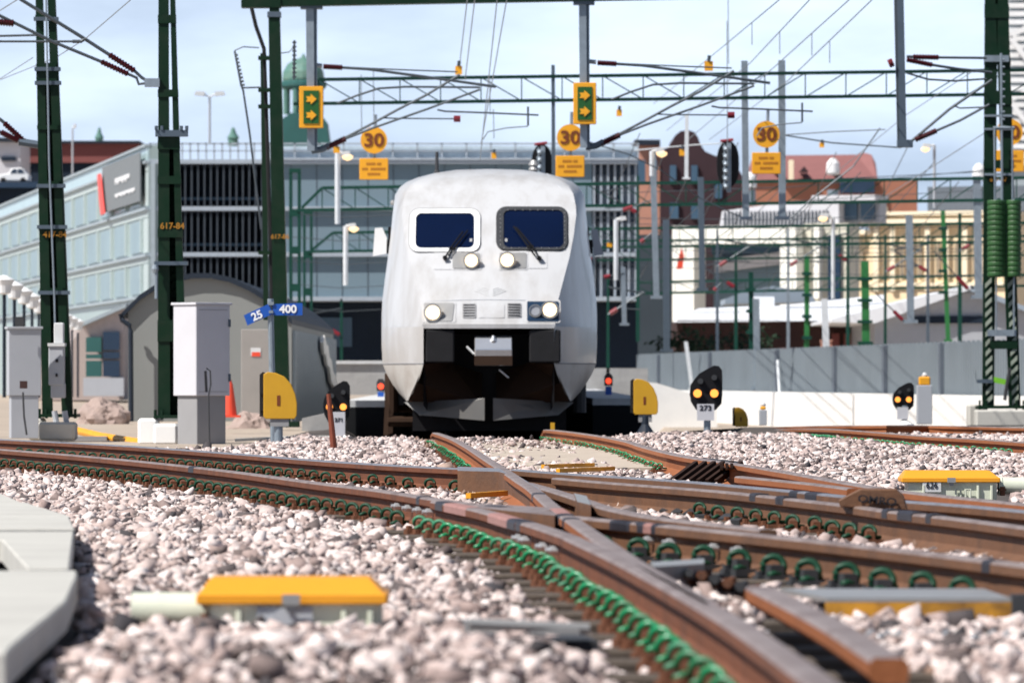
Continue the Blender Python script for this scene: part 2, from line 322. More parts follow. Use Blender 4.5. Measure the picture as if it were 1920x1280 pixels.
def ground():
    ys = np.concatenate([np.arange(5, 24, 0.25), np.arange(24, 130, 1.0), np.geomspace(130, 3500, 26)])
    xs = np.concatenate([-np.geomspace(900, 6, 22), np.arange(-5.6, 5.61, 0.2), np.geomspace(6, 900, 22)])
    X, Y = np.meshgrid(xs, ys); Z = gz(X, Y)
    v = np.stack([X, Y, Z - 0.045 * (Y < 64)], -1).reshape(-1, 3); nx, ny = len(xs), len(ys)
    i = (np.arange(ny - 1)[:, None] * nx + np.arange(nx - 1)[None]).ravel()
    f = np.stack([i, i + 1, i + 1 + nx, i + nx], -1)
    me = bpy.data.meshes.new('ground'); me.from_pydata(v.tolist(), [], f.tolist())
    me.materials.append(K['ballast']); me.materials.append(K['sand'])
    cx = v[f].mean(1); sandy = ((cx[:, 0] < -3.0) & (cx[:, 1] > 56)) | (cx[:, 1] > 100)
    me.polygons.foreach_set('material_index', sandy.astype(int)); me.polygons.foreach_set('use_smooth', [True] * len(f))
    o = bpy.data.objects.new('ground', me); COL.objects.link(o); o['kind'] = 'structure'
ground()

# ------------------------------------------------------------ rails
def rail_points(P, step=0.35):
    w = [(Vector(q) if len(q) == 3 and q[2] < 0.5 and abs(q[0]) < 40 and q[1] > 5 and isinstance(q, Vector) else gp(*q)) for q in P]
    return catmull(w, step)
PROF = [(-.075, -.155), (-.075, -.143), (-.020, -.126), (-.009, -.112), (-.009, -.052), (-.020, -.044), (-.036, -.038), (-.036, -.010), (-.029, -.002), (-.012, 0)]
PROF = PROF + [(-x, z) for x, z in PROF[::-1]]
ALLRAIL = []
K['plate_shade'] = M('black_plate_and_shade', (0.010, 0.009, 0.009), 0.6, 0.0, 0.5, 20)  # black for painted shade and for the dark plates under the rails
def sweep(pts, prof, name, side, top, label, cat='rail', group=None, topi=(7, 8, 9, 10, 11), zoff=0.0, keep=True):
    n = len(prof); N = len(pts); v = []; f = []; mi = []
    for i, p in enumerate(pts):
        d = pts[min(i + 1, N - 1)] - pts[max(i - 1, 0)]; nx = Vector((d.y, -d.x, 0)).normalized()
        for x, z in prof: v.append((p.x + nx.x * x, p.y + nx.y * x, p.z + z + zoff))
    for i in range(N - 1):
        for k in range(n):
            k2 = (k + 1) % n; f.append((i * n + k, i * n + k2, (i + 1) * n + k2, (i + 1) * n + k)); mi.append(1 if k in topi else 0)
    f.append(tuple(range(n))); mi.append(0); f.append(tuple(range(N * n - 1, (N - 1) * n - 1, -1))); mi.append(0)
    m = MB(); m.v = v; m.f = f; m.m = mi
    c = pts[N // 2]
    o = m.build(name, [side, top], None, loc=(c.x, c.y, c.z - 0.155)); bolt_sharp(o, 35)
    setp(o, label, cat, group)
    if keep: ALLRAIL.extend([(p.x, p.y) for p in pts])
    return o
def flat(P): return rail_points(P)
A0 = flat([(-90, 833), (0, 841), (150, 853), (300, 867), (450, 884), (600, 904), (716, 918), (833, 936), (900, 945), (970, 951), (1034, 956)])
A1 = flat([(820, 938), (837, 941), (905, 955), (974, 974), (1000, 981), (1068, 1003), (1078, 1008), (1156, 1043), (1234, 1082), (1312, 1124), (1390, 1170), (1490, 1238), (1580, 1305), (1680, 1390)])
B0 = flat([(-90, 816), (0, 822.5), (150, 830), (300, 839), (450, 850), (600, 862), (740, 871), (860, 877), (948, 880)])
B1 = flat([(968, 879), (1030, 884), (1100, 889), (1200, 895), (1312, 903), (1400, 911), (1500, 920), (1600, 930), (1700, 938), (1810, 946), (1920, 956), (2060, 970)])
C_hidden = [Vector((-1.07, 150, -.95)), Vector((-1.07, 110, -.62)), Vector((-1.07, 84, -.33)), Vector((-1.02, 74, -.2)), Vector((-.9, 66, -.06))]
C0 = catmull(C_hidden + [gp(*q) for q in [(822, 812), (850, 822), (880, 838), (910, 857), (945, 879), (975, 899), (1000, 915), (1039, 949), (1078, 975), (1117, 1002), (1156, 1029), (1200, 1058), (1260, 1093), (1330, 1131)]], 0.35)
D_hidden = [Vector((.40, 150, -.95)), Vector((.41, 110, -.62)), Vector((.42, 84, -.33)), Vector((.43, 74, -.12))]
D0 = catmull(D_hidden + [gp(*q) for q in [(1032, 805), (1108, 814), (1174, 826), (1210, 837), (1283, 854), (1378, 868), (1478, 884), (1556, 898), (1634, 911), (1700, 920), (1810, 932), (1920, 943), (2060, 957)]], 0.35)
E0 = flat([(1080, 967), (1130, 972), (1230, 981), (1310, 989), (1400, 998), (1500, 1008), (1700, 1030), (1920, 1056), (2060, 1073)])
G1 = flat([(990, 903), (1030, 914), (1074, 927), (1110, 939), (1150, 951), (1230, 966), (1330, 978), (1440, 990)])
B2 = flat([(1045, 893), (1150, 902), (1312, 914), (1400, 922), (1500, 933), (1600, 944), (1673, 954), (1800, 968), (1920, 983), (2060, 1001)])
DG = flat([(1388, 891), (1450, 897), (1530, 905), (1600, 914)])
GE = flat([(1425, 1090), (1480, 1116), (1570, 1162), (1668, 1222)])
F1 = catmull([pt(1150, 819, 99), pt(1235, 812, 95), pt(1320, 806, 91), pt(1405, 801.5, 87), pt(1500, 798.5, 80), gp(1590, 797), gp(1740, 797), gp(1920, 801), gp(2060, 806)], 0.6)
F2 = catmull([pt(1430, 806, 83), pt(1500, 803.5, 76), gp(1564, 804), gp(1650, 810), gp(1740, 817), gp(1830, 822), gp(1920, 828), gp(2060, 838)], 0.5)
sweep(A0, PROF, 'rail', 'rust', 'railtop', 'long rusty rail sweeping in from the left edge to the crossing')
sweep(A1, PROF, 'rail', 'rust', 'railtop', 'thick curved rusty rail sweeping down to the bottom right past the bright green clips')
sweep(B0, PROF, 'rail', 'rust', 'railshine', 'shiny topped rail curving from the left edge behind the inner row of clips')
sweep(B1, PROF, 'rail', 'rustB', 'railshine', 'polished straight rail leading right from the frog behind the switch blade')
sweep(C0, PROF, 'rail', 'rustO', 'railtop', 'left rail of the train, snaking toward the camera through the frog')
sweep(D0, PROF, 'rail', 'rustO', 'railtop', 'right rail of the train, orange rusted, bending right past the ribbed plates')
sweep(E0, PROF, 'rail', 'rustB', 'railtop', 'broad brown rail running right across the foreground with a dark undercut')
sweep(G1, PROF, 'wing_rail', 'rustB', 'railtop', 'short brown wing rail behind the crossing gap', zoff=-0.004)
sweep(B2, PROF, 'switch_blade', 'rustB', 'railtop', 'pinkish brown switch blade lying against the polished rail', zoff=-0.006)
sweep(DG, PROF, 'check_rail', 'rustO', 'railtop', 'short pink check rail beside the ribbed plates', zoff=-0.003)
GP = [(-.036, -.055), (-.042, -.03), (-.040, -.010), (-.030, 0), (.034, 0), (.042, -.010), (.042, -.04), (.03, -.055)]
o = sweep(GE, GP, 'check_rail', 'rustO', 'railtop', 'blunt ended orange check rail in the near right foreground', topi=(2, 3, 4), zoff=-.012)
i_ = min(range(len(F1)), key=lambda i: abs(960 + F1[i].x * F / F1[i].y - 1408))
sweep(F1[:i_ + 1], PROF, 'rail', 'plate_shade', 'plate_shade', 'stretch of rail painted black as shadow, curving behind the 273 dwarf signal', topi=())  # the train's shadow on this stretch is put into the rail colour
F1 = F1[i_:]
sweep(F1, PROF, 'rail', 'rustO', 'railtop', 'far right orange rail below the white concrete wall')
sweep(F2, PROF, 'rail', 'rustO', 'railtop', 'orange rail diverging in front of the far right rail')
def bands(rail, pts, specs):
    for x, wd, mat in specs:
        best = min(range(1, len(pts) - 1), key=lambda i: abs(960 + pts[i].x * F / pts[i].y - x)); p = pts[best]; d = (pts[best + 1] - pts[best - 1]).normalized(); nx = Vector((d.y, -d.x, 0))
        m = MB(); P = [(-.0375, -.039), (-.0375, -.010), (-.030, -.0005), (-.012, .0018), (.012, .0018), (.030, -.0005), (.0375, -.010), (.0375, -.039)]
        q = [p + nx * a + Vector((0, 0, b)) for a, b in P]; m.prism([v - d * wd / 2 for v in q], d * wd); m.build('weld_collar', mat, rail)
K['coll'] = M('dark_weld_mark', (0.035, 0.033, 0.042), 0.5, 0.3, 0.4, 20); K['collp'] = M('pink_weld_mark', (0.33, 0.17, 0.15), 0.6, 0, 0.3, 20)
RA, RA1, RB1, RC, RE, RB2 = [next(o for o in bpy.data.objects if o.get('label') == l) for l in ('long rusty rail sweeping in from the left edge to the crossing', 'thick curved rusty rail sweeping down to the bottom right past the bright green clips', 'polished straight rail leading right from the frog behind the switch blade', 'left rail of the train, snaking toward the camera through the frog', 'broad brown rail running right across the foreground with a dark undercut', 'pinkish brown switch blade lying against the polished rail')]
bands(RA, A0, ((366, .25, 'coll'), (800, .12, 'coll'), (918, .3, 'coll'))); bands(RA1, A1, ((842, .3, 'coll'), (865, .9, 'collp'), (952, 1.0, 'collp'), (973, .35, 'coll'), (990, .2, 'coll')))
bands(RC, C0, ((1012, .3, 'coll'), (1050, .9, 'collp'), (1062, .3, 'coll'), (1072, .2, 'coll'))); bands(RE, E0, ((1168, .3, 'coll'), (1190, .2, 'coll'), (1206, .4, 'coll'), (1228, .12, 'collp'), (1850, .1, 'coll')))
bands(RB2, B2, ((1436, .16, 'coll'), (1462, .2, 'coll'), (1484, .1, 'coll'), (1690, .12, 'coll'), (1722, .3, 'coll'), (1738, .1, 'coll'))); bands(RB1, B1, ((1512, .2, 'coll'), (1545, .3, 'coll')))
def cast(name, tops, zt, zb, side, top, label, cat):
    m = MB(); P = [gp(x, y, zt) for x, y in tops]; n = len(P)
    vs = P + [Vector((p.x, p.y, zb)) for p in P]; m.v = [tuple(v) for v in vs]
    m.f = [tuple(range(n)), tuple(range(2 * n - 1, n - 1, -1))] + [(i, i + n, (i + 1) % n + n, (i + 1) % n) for i in range(n)]
    m.m = [1] + [0] * (n + 1); c = sum(P, Vector()) / n
    o = m.build(name, [side, top], None, loc=(c.x, c.y, zb)); return setp(o, label, cat)
cast('frog_casting', [(858, 874), (945, 878), (1008, 913), (1022, 930), (1000, 917), (955, 889), (935, 884), (858, 882)], -.001, -.16, 'rustB', 'railshine', 'solid cast frog where the shiny rail meets the train rail', 'frog')
cast('rail_end_block', [(900, 943), (1030, 951), (1052, 961), (1040, 966), (960, 958), (895, 951)], -.002, -.16, 'rustB', 'railtop', 'brown block ending the left rail just before the crossing gap', 'rail block')
cast('spacer_block', [(1076, 924), (1100, 929), (1108, 946), (1082, 940)], .004, -.12, 'rustB', 'lens', 'small grey spacer block on the wing rail', 'spacer block')
# flared guard plate with worn lettering
gt = thing('guard_flare', 'raised brown flared guard plate with worn dark lettering', 'guard plate', gp(1640, 946, -.155))
m = MB(); Yg = gp(1640, 946).y
m.prism([pt(1572, 938, Yg), pt(1612, 917, Yg), pt(1680, 917, Yg), pt(1694, 930, Yg), pt(1702, 956, Yg), pt(1575, 950, Yg)], (0.02, .28, 0)); m.build('plate', 'rustB', gt, bevel=.004)
text('OMRO', 'lettering', 'tdark', gt, pt(1645, 938, Yg - .012), .034, bold=.001, rot=-0.10, wide=1.25)

# ribbed plates on the right train rail
rb = thing('ribbed_slide_plates', 'dark ribbed slide plates leaning against the right train rail', 'slide plates', gp(1315, 903, -.155))
for i in range(6):
    m = MB(); x = 1266 + i * 17; m.bar(gp(x - 8, 903, -.13), gp(x + 40, 868, -.006), .030, .035); m.build('rib', K.setdefault('ribm', M('dark_brown_cast_iron', (0.028, 0.014, 0.010), 0.6, 0, 0.4, 20)), rb)
m = MB(); m.prism([gp(1258, 908, -.15), gp(1352, 908, -.15), gp(1385, 876, -.15), gp(1318, 868, -.15)], (0, 0, .05)); m.build('base_plate', 'dgrey', rb)
m = MB()
for x in (1352, 1362, 1371): m.bar(gp(x, 890, -.14), gp(x + 1, 872, 0), .02, .03)
m.build('end_lug', 'ribm', rb)

# ------------------------------------------------------------ clips
def make_clip(cm, big=1.0, dark='rbolt'):
    root = thing('rail_clip', 'clip', 'rail clip', (0, 0, 0))   # local: x = away from the rail, y = along the rail
    m = MB(); P = []
    for k in range(15):
        a = math.radians(-70 + k * 26); P.append((0.100 + .031 * big * math.cos(a), -.045 + .006 * k, -.098 + .029 * big * math.sin(a)))
    P = [(0.04, -.05, -.125)] + P + [(0.135, .05, -.13)]
    m.tube(P, .0118 * big, 7); m.build('spring', cm, root, smooth=True)
    m = MB(); m.box((.095, 0, -.148), (.085, .12, .03)); m.tube([(.150, -.02, -.235), (.150, -.02, -.118)], .016, 6); m.tube([(.150, -.02, -.165), (.150, -.02, -.135)], .026, 6); m.tube([(.150, -.02, -.21), (.150, -.02, -.19)], .026, 6)
    m.box((.10, 0, -.125), (.046 * big, .08, .058)); m.box((.09, 0, -.20), (.10, .13, .05)); m.build('shoulder', dark, root)
    return root
def along(pts, spacing, start, end):
    acc = 0; out = []; nxt = start
    for a, b in zip(pts[:-1], pts[1:]):
        l = (b - a).length
        while nxt <= acc + l and nxt <= end:
            t = (nxt - acc) / l; out.append((a.lerp(b, t), (b - a).normalized())); nxt += spacing
        acc += l
    return out
CLIPPTS = []
def clip_row(proto, pts, spacing, start, end, side, label, group, alts=(), zoff=0.0):
    for i, (p, d) in enumerate(along(pts, spacing, start, end)):
        pr = proto if not alts else ([proto] + list(alts))[random.choice((0, 0, 1, 2))]; used = pr.get('_u'); pr['_u'] = 1
        o = dup(pr, (0, 0, 0)) if used else pr
        nx = Vector((d.y, -d.x, 0)) * side
        o.location = (p.x, p.y, p.z + zoff); o.rotation_euler = (0, 0, math.atan2(nx.y, nx.x) + random.uniform(-.10, .10)); o.scale = [random.uniform(.93, 1.07)] * 3
        o['label'] = label; o['group'] = group; CLIPPTS.append((p.x + nx.x * .11, p.y + nx.y * .11))
cg = make_clip('clip', .80); cd = make_clip('clipd', .80); cs = make_clip('clip', .55); cg2 = make_clip('clip2', .80); cg3 = make_clip('clip3', .78); ce = make_clip('clipd', 1.1, 'dgrey')
def plen(p): return sum((b - a).length for a, b in zip(p[:-1], p[1:]))
def side_of(pts):   # the side whose normal has negative x / faces the camera's left
    return 1 if Vector((pts[-1].y - pts[0].y, -(pts[-1].x - pts[0].x), 0)).x < 0 else -1
def span(pts, x0, x1):   # arc lengths at which the rail crosses two photo columns
    acc = 0; r = []
    for a, b in zip(pts[:-1], pts[1:]):
        xa = 960 + a.x * F / a.y; xb = 960 + b.x * F / b.y
        for q in (x0, x1):
            if (xa - q) * (xb - q) <= 0: r.append(acc)
        acc += (b - a).length
    return (min(r), max(r)) if len(r) > 1 else (0, acc)
for proto, pts, sp, x0, x1, lab, grp in (
    (cd, A0, .44, -20, 800, 'dull green spring clip in the row along the long left rail', 'clips along the long left rail'),
    (cg, A1, .41, 830, 1500, 'bright green spring clip on rusty bolts along the near curved rail', 'clips along the near curved rail'),
    (cd, B0, .46, 60, 925, 'dark green spring clip in the inner row beneath the shiny left rail', 'clips along the shiny left rail'),
    (cs, D0, .60, 1034, 1262, 'green spring clip along the right train rail', 'clips along the right train rail'),
    (ce, E0, .50, 1210, 1900, 'dull green clip on dark bolts below the broad brown rail', 'clips along the broad brown rail'),
    (cd, B2, .50, 1360, 1700, 'green clip below the pinkish switch blade', 'clips along the switch blade'),
    (cg, F2, .42, 1450, 1925, 'small green clip along the far right diverging rail', 'clips along the far right rail')):
    s0, s1 = span(pts, x0, x1); clip_row(proto, pts, sp, s0, s1, side_of(pts), lab, grp, alts=(cg2, cg3) if pts is A1 else ())
s0, s1 = span(C0, 828, 905); clip_row(cs, C0, .8, s0, s1, side_of(C0), 'green clip along the left train rail near the crest', 'clips along the left train rail')
# pale bolt heads on the web of the near curved rail
for (xs, pts, lab) in (((754, 770, 786, 803), A0, 'pale bolt head on the left rail web, upper set of four'), ((984, 1003, 1024, 1045), A1, 'pale bolt head on the curved rail web, lower set of four'), ((1232, 1282, 1333, 1384), E0, 'pale bolt head on the broad brown rail web')):
    for x in xs:
        s0, _ = span(pts, x + (8 if pts is not E0 else 0), x + (8 if pts is not E0 else 0)) if False else (0, 0)
        best = min(pts, key=lambda p: abs(960 + p.x * F / p.y - x - 4)); i = pts.index(best); d = (pts[min(i + 1, len(pts) - 1)] - pts[i - 1]).normalized()
        nx = Vector((d.y, -d.x, 0)) * side_of(pts)
        m = MB(); c = best + Vector((0, 0, -.066)); m.tube([c + nx * .005, c + nx * .045], .017, 8); m.tube([c + nx * .045, c + nx * .062], .011, 8)
        o = m.build('web_bolt', 'bolt', None, loc=c); setp(o, lab, 'bolt', lab.split(',')[0] + 's')

# ------------------------------------------------------------ sleepers
def bearer(c, ln, ang, label, group, w=.17):
    m = MB(); m.box((c[0], c[1], c[2] - .06), (ln, w, .12), ang); o = m.build('sleeper', 'wood', None, bevel=.008, loc=c); setp(o, label, 'sleeper', group)
for k in range(34):
    y = 12.4 + k * .72; ax = np.interp(y, [10.5, 13.5, 16.4, 19, 22, 26, 31, 36], [.58, .54, .44, .25, .02, -.4, -1.1, -1.75])
    bearer((ax + .55, y, -.142 + random.uniform(-.006, .006)), 2.1 if y < 24 else 2.6, .16, 'dark timber sleeper half buried in the ballast under the turnout', 'turnout sleepers')
# lower right: yellow faced stop bar, steel sleeper
t = thing('stop_bar', 'grey topped bar with a worn yellow face in the lower right', 'bar', gp(1700, 1165, -.15))
m = MB(); a = gp(1548, 1120, -.075); b = gp(1896, 1120, -.075)
m.prism([a, b, Vector((b.x - .02, b.y + .75, -.075)), Vector((a.x - .1, a.y + .75, -.075))], (0, 0, -.012)); m.build('top_plate', 'lens', t)
m = MB(); m.box(((a.x + b.x) / 2, a.y + .02, -.121), (b.x - a.x, .04, .066)); m.build('yellow_face', K.setdefault('ywear', M('worn_yellow_face', (0.55, 0.26, 0.02), 0.6, 0, 0.2, 8, dirt=(0.10, 0.05, 0.02), dscale=9, damt=0.9)), t)
m = MB(); m.box((b.x + .03, b.y, -.11), (.06, .1, .09)); m.build('end_bracket', 'dgrey', t)
t = thing('ribbed_steel_sleeper', 'ribbed steel sleeper with shining bolt heads in the lower right', 'sleeper', gp(1760, 1215, -.17))
a = gp(1610, 1190, -.13); b = gp(1990, 1190, -.13)
m = MB(); m.box(((a.x + b.x) / 2, a.y, -.17), (b.x - a.x, .26, .06)); m.build('beam', 'galvd', t)
m = MB()
for i in range(15): m.tube([(a.x + .02 + i * .042, a.y - .06, -.138), (a.x + .04 + i * .042, a.y + .12, -.132)], .014, 6)
m.build('ribs', 'lens', t)
for i in range(7):
    m = MB(); m.lathe([(.010, 0), (.010, .012), (.005, .018)], (a.x + .05 + i * .085, a.y - .09, -.141), 8); m.build('bolt_head', 'bolt', t, smooth=True)
# drive rods
m = MB(); m.tube([gp(880, 1168, -.07), gp(1105, 1178, -.085)], .014, 8)
m.box(tuple(gp(1040, 1180, -.09)), (.13, .14, .018)); m.box(tuple(gp(905, 1172, -.085)), (.1, .1, .03)); o = m.build('point_rod', 'lens', None, loc=gp(900, 1168, -.10)); setp(o, 'pale steel point rod from the near point machine to the curved rail', 'rod')
m = MB(); a = gp(985, 1203, -.135); m.box((a.x, a.y, -.15), (.34, .5, .06), .1); o = m.build('rod_trough', 'dgrey', None, loc=(a.x, a.y, -.18)); setp(o, 'dark trough below the pale point rod', 'trough')
for (x0, y0, x1, y1, lab) in ((1018, 874, 1112, 871, 'yellow stick lying behind the frog, farther of the pair'), (1046, 882, 1150, 878, 'yellow stick lying behind the frog, nearer of the pair'), (878, 929, 948, 924, 'yellow stick between the two left rails')):
    m = MB(); m.bar(gp(x0, y0, -.10), gp(x1, y1, -.10), .03, .03); o = m.build('stick', 'yellow', None, loc=gp(x0, y0, -.12)); setp(o, lab, 'stick')
m = MB(); a = gp(1226, 1062, -.05); b = gp(1320, 1056, -.05); m.prism([a, b, b + Vector((.02, .55, 0)), a + Vector((0, .5, 0))], (0, 0, -.05)); o = m.build('junction_cover', 'lens', None, loc=a); setp(o, 'flat grey metal cover between the curved rail and the brown rail', 'cover')

# ------------------------------------------------------------ point machines
def point_machine(x0, x1, ytop, drum, label, num=None, flip=1):
    a = gp(x0, ytop, 0.0); Yc = a.y; s = Yc / F; wd = (x1 - x0) * s; cx = (x0 + x1) / 2 * s - 960 * s
    t = thing('point_machine', label, 'point machine', (cx, Yc, -.17))
    m = MB(); h = .045; dd = .36
    q = [(-wd / 2, 0, -h), (wd / 2, 0, -h), (wd / 2, dd, -h), (-wd / 2, dd, -h)]; u = [(-wd / 2 + .03, .13, 0), (wd / 2 - .05, .13, 0), (wd / 2 - .05, dd - .04, 0), (-wd / 2 + .03, dd - .04, 0)]
    off = Vector((cx, Yc - .05, 0)); m.hexa([Vector(p) + off for p in q] + [Vector(p) + off for p in u])
    m.box((cx, Yc - .05 + dd / 2, -h - .012), (wd + .008, dd + .008, .030)); lid = m.build('lid', 'lid', t, bevel=.004)
    m = MB(); m.box((cx + .01, Yc - .05 + dd / 2, -h - .075), (wd - .05, dd - .04, .13)); m.build('housing', 'cream', t, bevel=.006)
    m = MB(); m.box((cx + flip * wd * -.0, Yc - .085, -h - .012), (.05, .02, .03)); m.box((cx, Yc - .075, -h - .03), (.03, .02, .035)); m.build('lid_clasp', 'lens', lid)
    x_in, x_out = drum; r = .052
    m = MB(); zc = -h - .062 + .012; p0 = Vector(((x_in - 960) * s, Yc + .10, zc)); p1 = Vector(((x_out - 960) * s, Yc + .10, zc))
    m.tube([p0, p1], r, 24); m.tube([p0, p0.lerp(p1, .06)], r * 1.12, 24); dr = m.build('motor_drum', 'cream', t); bolt_sharp(dr)
    m = MB(); m.tube([p0 + Vector((.02 * (1 if x_out > x_in else -1), -.09, -.06)), p0 + Vector((.02 * (1 if x_out > x_in else -1), -.09, -.005))], .016, 10); m.tube([p0 + Vector((.02 * (1 if x_out > x_in else -1), -.09, -.03)), p0 + Vector((.02 * (1 if x_out > x_in else -1), -.09, -.018))], .024, 6); m.build('cable_gland', 'rbolt', t)
    for fx in (-.28, .28, .42):
        m = MB(); m.tube([(cx + fx * wd, Yc - .045, -h - .13), (cx + fx * wd, Yc - .045, -h - .045)], .009, 6); m.build('bracket_bolt', 'cream', t)
    return t, cx, Yc, wd, h
t, cx, Yc, wd, h = point_machine(372, 724, 1084, (400, 243), 'cream point machine with an orange lid half buried in the near ballast')
m = MB(); m.box((cx - .02, Yc - .035, -h - .06), (.16, .012, .05)); m.disc((cx - .02, Yc - .06, -h - .07), .034, .03, 20); m.build('lock_dial', 'cabg', t)
t, cx, Yc, wd, h = point_machine(1691, 1873, 882, (1874, 1990), 'pale green point machine numbered 626 behind the right rails')
s = Yc / F
m = MB(); pc = Vector(((1746 - 960) * s, Yc - .047, H0 - (911 - HY) * s)); m.box(pc, (.115, .006, .07)); pl = m.build('number_plate', 'offw', t)
text('626', 'lettering', 'tdark', t, pc + Vector((0, -.006, .006)), .042, bold=.0, wide=.85)
m = MB()
for dx in (.06, .12): m.tube([(cx - .03 + dx, Yc - .055, -h - .135), (cx - .03 + dx, Yc - .055, -h - .07), (cx + .0 + dx, Yc - .055, -h - .07), (cx + dx, Yc - .055, -h - .135)], .007, 6)
m.build('handle', 'cream', t)

# ------------------------------------------------------------ concrete walkway slabs, left foreground
# right edge of the row of trough covers, near to far, world x,y
def slab(y0, y1, e0, e1, label, zt=-.002, notch=False, curve=None, tilt=0.0):
    w = 1.0; P = [(e0 - w - .4, y0), (e0, y0)]
    if curve: P += curve
    P += [(e1, y1), (e1 - w - .4, y1)]
    if notch: P = [(e0 - .13, y0), (e0, y0), (e1, y1), (e1 - w - .4, y1), (e1 - w - .4, y1 - .9), (e1 - .18, y1 - 1.0)]
    m = MB(); m.prism([Vector((x, y, zt + tilt * (y - y0))) for x, y in P], (0, 0, -.085)); o = m.build('walkway_slab', 'conc', None, bevel=.006, loc=((e0 + e1) / 2 - .5, (y0 + y1) / 2, zt - .085))
    setp(o, label, 'concrete slab', 'concrete walkway slabs at the left edge'); KIDS.setdefault(o, [])
    m = MB(); m.prism([Vector((e1 - w - .5, y1 - .02, zt - .012)), Vector((e1 - .01, y1 - .02, zt - .012)), Vector((e1 - .02, y1 + .32, zt - .012)), Vector((e1 - w - .5, y1 + .32, zt - .012))], (0, 0, -.07)); m.build('gap_shade_strip', 'plate_shade', o)  # black strip painting the contact shade in the gap between slabs
slab(11.95, 17.0, -1.06, -1.30, 'nearest concrete walkway slab with a curved right edge', curve=[(-1.07, 12.16), (-1.097, 12.99), (-1.12, 13.79), (-1.15, 14.69), (-1.266, 16.57)])
slab(17.3, 21.3, -1.345, -1.64, 'concrete walkway slab with a cut away corner, second from the camera', notch=True)
slab(21.6, 23.5, -1.66, -1.83, 'narrow concrete walkway slab, third from the camera', zt=.004)
slab(23.8, 26.4, -1.85, -2.26, 'concrete walkway slab, fourth from the camera')
slab(26.65, 31, -2.30, -2.9, 'farthest concrete walkway slab, partly out of frame', zt=-.006)

# ------------------------------------------------------------ ballast stones
m = MB(); m.prism([gp(x, y, -.118) for x, y in ((838, 834), (1022, 826), (1100, 836), (1180, 855), (1250, 876), (1010, 876), (960, 866), (900, 846))], (0, 0, -.03)); o = m.build('track_bed', K.setdefault('dust', M('dusty_tan_bed', (0.47, 0.40, 0.33), 0.95, 0, 0.2, 4, 0.5, dirt=(0.33, 0.27, 0.22), dscale=6, damt=0.7)), None); o['kind'] = 'structure'
TANBED = [(850, 832), (1022, 826), (1130, 842), (1210, 862), (1180, 870), (1010, 868), (930, 850)]
NOSTONE = [TANBED, [(1680, 905), (1905, 915), (1905, 975), (1680, 960)]]
DARK = [[(1400, 1120), (1440, 1108), (1560, 1175), (1690, 1238), (1830, 1300), (1500, 1300)], [(1120, 995), (1220, 992), (1400, 1018), (1560, 1040), (1760, 1075), (1560, 1118), (1420, 1100), (1340, 1100), (1220, 1050)], [(1060, 930), (1200, 925), (1360, 945), (1560, 968), (1720, 990), (1400, 984), (1230, 960)], [(1000, 884), (1060, 900), (1110, 915), (1050, 918), (1000, 905)]]
def inpoly(P):
    s = P[:, 1] / F; px = 960 + P[:, 0] / s; py = HY + (H0 + .14) / s; r = np.zeros(len(P), bool)
    for pl in DARK + NOSTONE:
        c = np.zeros(len(P), bool); n = len(pl)
        for i in range(n):
            (x0, y0), (x1, y1) = pl[i], pl[(i + 1) % n]
            if y0 == y1: continue
            k = ((y0 > py) != (y1 > py)) & (px < (x1 - x0) * (py - y0) / (y1 - y0) + x0); c ^= k
        r |= (c & (np.random.default_rng(3).random(len(P)) < .86)) if pl is TANBED else c
    return r
for pl, lab in zip(DARK, ('black shade sheet between the curved rail and the blunt check rail', 'black plate under the broad brown rail', 'black slide plates under the switch blade', 'small black plate beside the frog')):
    m = MB(); m.prism([gp(x, y, -.172) for x, y in pl], (0, 0, -.02)); o = m.build('base_plate', 'plate_shade', None, loc=gp(*pl[0], -.192)); setp(o, lab, 'plate')  # first sheet paints shade as black; the others are plain black plates
t = thing('lock_bars', 'dark clutter of bars and nuts beside the curved rail below the grey cover', 'mechanism', gp(1320, 1080, -.17))
for i in range(7):
    x = 1262 + i * 24; y = 1066 + i * 7; m = MB(); m.bar(gp(x - 14, y + 8, -.12), gp(x + 20, y - 4, -.10), .03, .035); m.tube([gp(x + 6, y, -.15), gp(x + 6, y, -.075)], .014, 8); m.tube([gp(x + 6, y, -.115), gp(x + 6, y, -.09)], .022, 6); m.build('lock_bar', 'dgrey' if i % 2 else 'rbolt', t)
t = thing('slide_chairs', 'row of small black slide chairs under the switch blade', 'slide chairs', gp(1200, 950, -.17))
for i in range(12):
    x = 1135 + i * 22; y = 941 + i * 3.2; m = MB(); m.bar(gp(x, y + 4, -.145), gp(x + 14, y - 6, -.125), .05, .03); m.build('chair', 'dgrey', t)
